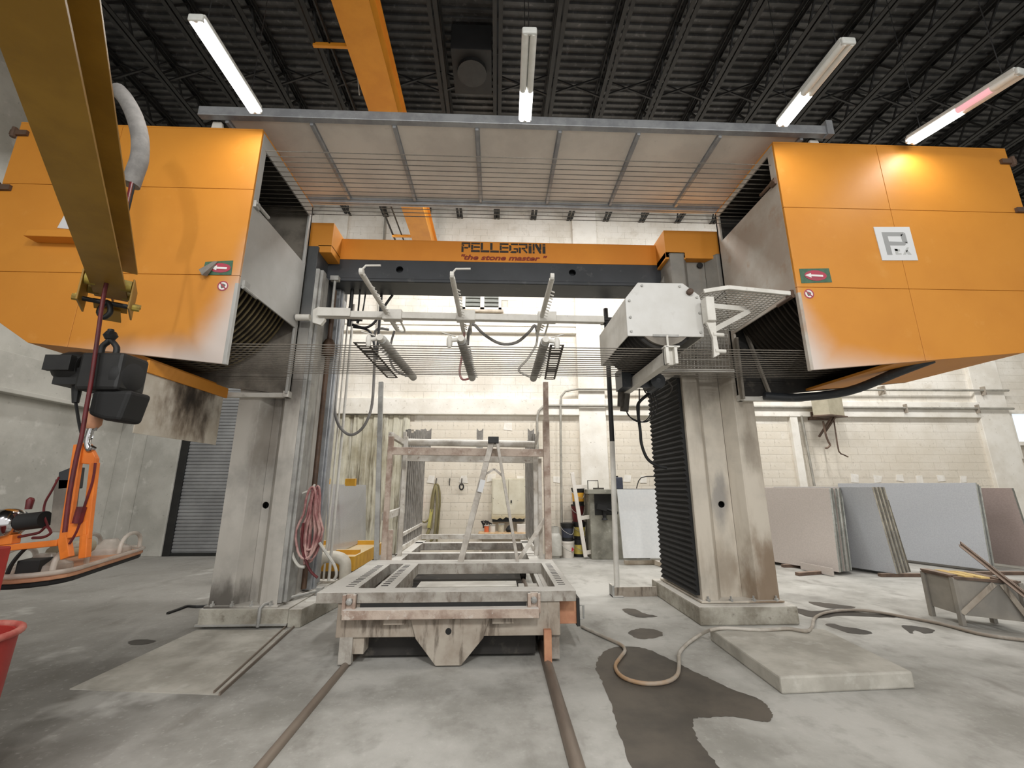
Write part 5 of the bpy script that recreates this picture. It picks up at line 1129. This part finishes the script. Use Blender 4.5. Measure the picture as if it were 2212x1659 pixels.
build('shelf', MB().prism([V((8.08, 10.52, 3.32)), V((8.4, 10.3, 3.32)), V((9.06, 10.58, 3.32)), V((8.75, 10.9, 3.32))], (0, 0, .03)), 'angle_rust', jb2)
build('bracket', MB().bar((8.6, 10.55, 3.32), (8.45, 10.9, 2.85), .05, .04).bar((8.65, 10.5, 3.32), (8.68, 10.95, 3.0), .05, .04), 'angle_rust', jb2)
build('box_wall_mount', MB().box(8.3, 8.9, 10.85, YW, 3.3, 3.5), 'angle_rust', jb2)
build('hanging_cable', MB().tube([at(u, v, 10.6) for u, v in ((1778, 910), (1784, 940), (1790, 955), (1793, 962), (1786, 968), (1783, 967))], .025, 6, smooth=2).tube([at(u, v, 10.6) for u, v in ((1800, 900), (1806, 940), (1812, 975), (1822, 982), (1832, 987))], .018, 6, smooth=2), 'angle_rust', jb2)
# white frame, buckets, tank, workbench, jug
wf = thing('white_frame', (2.0, 10.4, 0), 'white steel frame with three stub rungs leaning beside the workbench', 'frame')
yv = 10.2
build('main_post', MB().bar(at(1236, 1022, yv), at(1265, 1203, yv), .085, .06, (0, 1, 0)), 'bucket_white', wf, bevel=.004)
for a, b in (((1241, 1052), (1268, 1051)), ((1254, 1119), (1287, 1115)), ((1266, 1194), (1288, 1190))): build('rung', MB().bar(at(*a, yv+.03), at(*b, yv+.05), .05, .085), 'bucket_white', wf, bevel=.004)
build('top_plate', MB().bar(at(1229, 1022, yv), at(1240, 1021, yv), .05, .02), 'bucket_white', wf)
def bucket(x, y, z, m, lab, band=None, grp=None, lid=True, logo_=False):
    t = thing('pail', (x, y, z), lab, 'bucket', grp)
    build('pail_body', MB().lathe((x, y, z), [(.13, 0), (.15, .32), (.158, .32), (.158, .36), (.13, .36)], 20), m, t, smooth=True)
    if band: build('pail_label', MB().lathe((x, y, z+.07), [(.1365, 0), (.149, .2)], 20), band, t, smooth=True)
    if lid: build('lid', MB().lathe((x, y, z+.355), [(.162, 0), (.162, .03), (.14, .034)], 20), 'black', t, smooth=True)
    if logo_: build('print', MB().lathe((x+.07, y-.125, z+.18), [(.05, -.0), (.05, .012)], 14, 'y'), 'red_ext', t)
    build('bail', MB().tube([V((x-.155, y-.02, z+.3)), V((x-.1, y-.14, z+.22)), V((x+.08, y-.15, z+.14)), V((x+.155, y-.02, z+.3))], .006, 5, smooth=3), 'dusty_steel', t); return t
y0 = 10.45; x0 = at(1227, 1190, y0).x; x1 = at(1253, 1190, y0).x
bucket(x0, y0, 0, 'bucket_white', 'white pail with red print, bottom of the short stack by the tank', None, lid=False, logo_=True); bucket(x0, y0, .37, 'black', 'black pail with a pale label stacked on the white pail', 'jug_blue')
for k, (m_, bd, lab) in enumerate((('black', 'bucket_yellow', 'black pail with yellow label at the bottom of the tall stack'), ('black', 'bucket_yellow', 'black pail with yellow label, second up in the tall stack'), ('hose_red', None, 'dark red pail, third up in the tall stack behind the white frame'), ('black', 'bucket_amber', 'black pail with amber label on top of the tall stack'))):
    bucket(x1+.02*(k % 2), y0+.12, k*.39, m_, lab, bd)
tk = thing('gas_cylinder', (at(1200, 1190, 10.4).x, 10.4, 0), 'pale grey gas cylinder standing between the rack and the pails', 'cylinder'); xk = tk.location.x
build('tank_body', MB().lathe((xk, 10.4, 0), [(.1, 0), (.1, .03), (.15, .06), (.15, .46), (.1, .54), (.04, .56)], 20), 'tank', tk, smooth=True)
build('collar', MB().lathe((xk, 10.4, .53), [(.1, 0), (.1, .15), (.085, .15), (.085, 0)], 16), 'tank', tk); build('valve', MB().box(xk-.03, xk+.05, 10.33, 10.4, .58, .68), 'black', tk)
wbn = thing('workbench', (2.75, 10.4, 0), 'heavy grey stained workbench block with a vice below its top', 'workbench')
xa, xb = at(1272, 1150, 10.1).x, at(1345, 1150, 10.1).x
build('bench_body', MB().box(xa+.05, xb+.6, 10.12, 10.85, 0, 1.42), 'bench_green', wbn, bevel=.01); build('bench_top', MB().box(xa-.0, xb+.7, 10.02, 10.88, 1.42, 1.52), 'bench_green', wbn, bevel=.008)
build('recess_shade', MB().box(xa+.16, xa+.66, 10.11, 10.125, .95, 1.42), 'black', wbn)  # black sheet that stands for the shade of a recess
vx = xa+.32
build('vice', MB().bar((vx-.12, 10.06, 1.15), (vx+.1, 10.06, 1.1), .1, .12).cyl((vx+.05, 10.05, 1.1), (vx+.35, 10.05, 1.0), .03, n=8).lathe((vx+.05, 10.08, .85), [(.07, 0), (.04, .05), (.05, .2)], 10), 'fan_dark', wbn)
build('bench_clamp', MB().tube([V((xa+.02, 10.1, 1.4)), V((xa+.02, 10.1, 1.72)), V((xa+.26, 10.1, 1.72)), V((xa+.26, 10.1, 1.56))], .012, 6).box(xa+.16, xa+.38, 10.05, 10.2, 1.52, 1.56), 'strip_dark', wbn)
xj = at(1336, 1040, 10.3).x
t = thing('plastic_jug', (xj, 10.3, 1.52), 'dark blue plastic jug on the workbench behind the white slab', 'jug'); build('jug_body', MB().box(xj-.085, xj+.085, 10.22, 10.38, 1.52, 1.8), 'jug_blue', t, bevel=.02); build('jug_cap', MB().cyl((xj-.03, 10.3, 1.79), (xj-.03, 10.3, 1.83), .03, n=10), 'black', t)
t = thing('bench_machine', (3.6, 10.5, 1.5), 'dark machine frame and cables on the bench above the white slab', 'machine')
b = MB(); P_ = lambda u, v: at(u, v, 10.4)
b.tube([P_(1375, 1055), P_(1385, 1032), P_(1420, 1030), P_(1425, 1040), P_(1430, 1055)], .012, 6, smooth=3); build('cable', b, 'black', t)
build('frame', MB().box(P_(1430, 1040).x, P_(1455, 1040).x, 10.36, 10.5, 1.52, 1.86).box(P_(1420, 1030).x, P_(1455, 1030).x, 10.36, 10.42, 1.78, 1.84), 'fan_dark', t)
build('base', MB().box(P_(1345, 1055).x, P_(1470, 1055).x, 10.2, 10.6, 1.5, 1.53), 'fan_dark', t)
# white slab
c4 = [at(1347, 1206, 9.35), at(1462, 1207, 9.35), at(1449, 1055, 9.62), at(1333, 1057, 9.62)]
dz = .1-min(c4[0].z, c4[1].z)
c4[1].z = c4[0].z; c4[2].z = c4[3].z
ws = tag(build('white_slab', MB().prism(c4, (0, .035, 0)), 'slab_white', bevel=.002), 'large glossy white stone slab leaning against the workbench', 'slab')
for (p, q) in (((2.72, 9.5, .04), (4.1, 9.5, .04)), ): tag(build('timber_block', MB().bar(p, q, .12, .08), 'wood_dusty', bevel=.004), 'timber bearer under the white slab', 'timber')
tag(build('timber_block', MB().bar(on(1412, 1213, .05), on(1452, 1226, .05), .1, .09), 'wood_dusty', bevel=.004), 'short loose timber in front of the white slab', 'timber')
# ================================================================== SLAB STACKS at right
Ld = V((-.385, .923, 0)); Nd = V((.923, .385, 0))       # along the slab, thickness direction (to the right)
def slab(foot, length, h, th, lean, mface, medge, lab, grp, z0=.06):
    """foot = near lower corner; lean = sideways shift of the top along -Nd"""
    t = thing('stone_slab', (foot.x, foot.y, z0), lab, 'slab', grp)
    a = V((foot.x, foot.y, z0)); up = V((0, 0, h)) - Nd*lean
    fc = [a, a+Ld*length, a+Ld*length+up, a+up]
    build('slab_face', MB().prism(fc, Nd*th), mface, t, bevel=.002, seg=1)
    nd = -Ld*.004
    build('slab_edge', MB().prism([a+nd+Nd*.002, a+nd+Nd*(th-.002), a+nd+Nd*(th-.002)+up*.999, a+nd+Nd*.002+up*.999], Ld*.003), medge, t)
    return t
b0 = on(1810, 1236, .06)
for k in range(7):
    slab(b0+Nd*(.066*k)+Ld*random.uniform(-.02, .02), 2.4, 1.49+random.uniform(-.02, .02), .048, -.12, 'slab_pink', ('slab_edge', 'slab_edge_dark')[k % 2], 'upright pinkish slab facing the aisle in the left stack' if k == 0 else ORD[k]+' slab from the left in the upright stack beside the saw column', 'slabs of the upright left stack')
b0 = on(1937, 1240, .06)
for k in range(8):
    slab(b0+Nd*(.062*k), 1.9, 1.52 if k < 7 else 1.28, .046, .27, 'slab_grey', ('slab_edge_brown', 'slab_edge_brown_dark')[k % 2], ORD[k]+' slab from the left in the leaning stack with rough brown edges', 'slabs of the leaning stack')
b0 = on(2140, 1232, .06)
for k in range(3):
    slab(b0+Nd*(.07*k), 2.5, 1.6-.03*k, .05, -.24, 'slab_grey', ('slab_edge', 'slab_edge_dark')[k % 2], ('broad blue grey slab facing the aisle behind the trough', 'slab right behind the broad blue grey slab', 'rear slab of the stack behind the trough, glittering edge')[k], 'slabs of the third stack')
b0 = on(2212, 1228, .06)
for k in range(2):
    slab(b0+Nd*(.3+.05*k)-Ld*.1, 2.2, 1.5, .034, .25, 'slab_mauve', 'slab_edge_dark', 'mauve slab at the right edge' if k == 0 else 'slab just behind the mauve slab at the right edge', 'slabs of the fourth stack')
for p, q, lab in ((on(1722, 1240, .03), on(1775, 1236, .03), 'reddish timber bearer under the near end of the left slab stack'), (on(1690, 1222, .03), on(1750, 1222, .03), 'timber bearer under the far end of the left slab stack'), (on(1900, 1242, .03), on(2010, 1242, .03), 'timber bearer under the leaning slab stack'), (on(2060, 1238, .03), on(2212, 1238, .03), 'timber bearer under the third slab stack'), ):
    tag(build('timber_block', MB().bar(p, q, .09, .055), 'angle_rust', bevel=.003), lab, 'timber')
q0, q1 = on(1683, 1208, .06), on(1727, 1220, .06)
tag(build('offcut_slab', MB().prism([q0, q1, at(1728, 1150, q1.y+.1), at(1686, 1148, q0.y+.1)], Nd*.03), 'slab_pink', bevel=.002), 'small pale offcut leaning on the left slab stack beside the column', 'slab')
tag(build('offcut_slab', MB().bar(on(1730, 1222, .08), on(1800, 1236, .08), .03, .13), 'slab_pink', bevel=.002), 'long low strip of stone at the foot of the left slab stack', 'slab')
# ================================================================== TROUGH with boards and angle bars
tr_ = thing('steel_trough', (5.7, 5.4, 0), 'low steel trough stand with braced side panels and boards on top at the right', 'trough')
A, Bp, Cc = V((5.55, 5.75, 0)), V((5.5, 5.34, 0)), V((5.95, 5.03, 0)); Dd = A+(Cc-Bp)
H_ = .53
for p in (A, Bp, Cc, Dd): build('leg', MB().box(p.x-.025, p.x+.025, p.y-.025, p.y+.025, 0, H_), 'trough_steel', tr_, bevel=.003)
def panel(p, q, z0, z1, m): return build('side_panel', MB().prism([V((p.x, p.y, z0)), V((q.x, q.y, z0)), V((q.x, q.y, z1)), V((p.x, p.y, z1))], V((p.y-q.y, q.x-p.x, 0)).normalized()*.008), m, tr_)
panel(A, Bp, .12, H_, 'trough_steel'); panel(Bp, Cc, .12, H_, 'trough_steel'); panel(Cc, Dd, .12, H_, 'trough_steel'); panel(Dd, A, .12, H_, 'trough_steel')
build('brace', MB().bar(Bp+V((0, -.02, .14)), Bp.lerp(Cc, .6)+V((0, -.02, H_-.03)), .02, .05).bar(Bp.lerp(Cc, .72)+V((0, -.02, H_-.03)), Cc+V((0, -.02, .14)), .02, .05), 'cart_brown', tr_)
build('top_frame', MB().bar(A+V((0, 0, H_)), Bp+V((0, 0, H_)), .05, .03).bar(Bp+V((0, 0, H_)), Cc+V((0, 0, H_)), .05, .03).bar(Cc+V((0, 0, H_)), Dd+V((0, 0, H_)), .05, .03).bar(Dd+V((0, 0, H_)), A+V((0, 0, H_)), .05, .03), 'angle_rust', tr_)
for k, m_ in enumerate(('angle_rust', 'wood_yellow', 'wood_yellow', 'angle_rust')):
    a = A.lerp(Dd, .02+.25*k)+V((0, 0, H_+.02)); b = Bp.lerp(Cc, .02+.25*k)+V((0, 0, H_+.02)); mid_ = (a-b)
    tag(build('top_board', MB().bar(a, b, .1, .022), m_, bevel=.003), ('dark board', 'pale yellow board, left of the pair,', 'pale yellow board, right of the pair,', 'dark board under the rusty angle bars,')[k]+' laid across the steel trough', 'board')
P0 = at(2077, 1180, 5.75); Pm = V((5.86, 5.15, H_+.06)); d_ = (Pm-P0); P1 = P0+d_*(P0.z-.02)/(P0.z-Pm.z)
for k, (off, lab) in enumerate((((0, 0, 0), 'front rusty angle bar leaning over the steel trough'), ((.05, .05, .012), 'rear rusty angle bar leaning over the steel trough'))):
    o_ = V(off); t = tag(build('angle_bar', MB().bar(P0+o_, P1+o_, .05, .008).bar(P0+o_+V((.018, .018, .02)), P1+o_+V((.018, .018, .02)), .008, .045), 'angle_rust'), lab, 'steel bar')
# ================================================================== FLOOR HOSE
hs = [(1256, 1353, .02), (1275, 1362, .02), (1310, 1378, .02), (1340, 1392, .02), (1350, 1405, .02), (1340, 1420, .02), (1329, 1438, .02), (1338, 1457, .02), (1362, 1470, .02), (1400, 1477, .02), (1440, 1473, .02), (1463, 1458, .02), (1467, 1432, .02), (1468, 1410, .02), (1488, 1388, .02), (1515, 1370, .05), (1535, 1361, .14), (1570, 1357, .14), (1640, 1361, .14), (1700, 1358, .145), (1722, 1361, .145), (1744, 1363, .145), (1755, 1354, .1), (1760, 1335, .02), (1785, 1323, .02), (1830, 1318, .02), (1880, 1320, .02), (1950, 1332, .02), (2030, 1347, .02), (2110, 1368, .02), (2180, 1379, .02), (2230, 1384, .02)]
hh = tag(build('floor_hose', MB().tube([on(u, v, z_) for u, v, z_ in hs], .017, 8, smooth=3), 'hose_tan', smooth=True), 'tan hose snaking over the wet floor and across the concrete pad', 'hose')
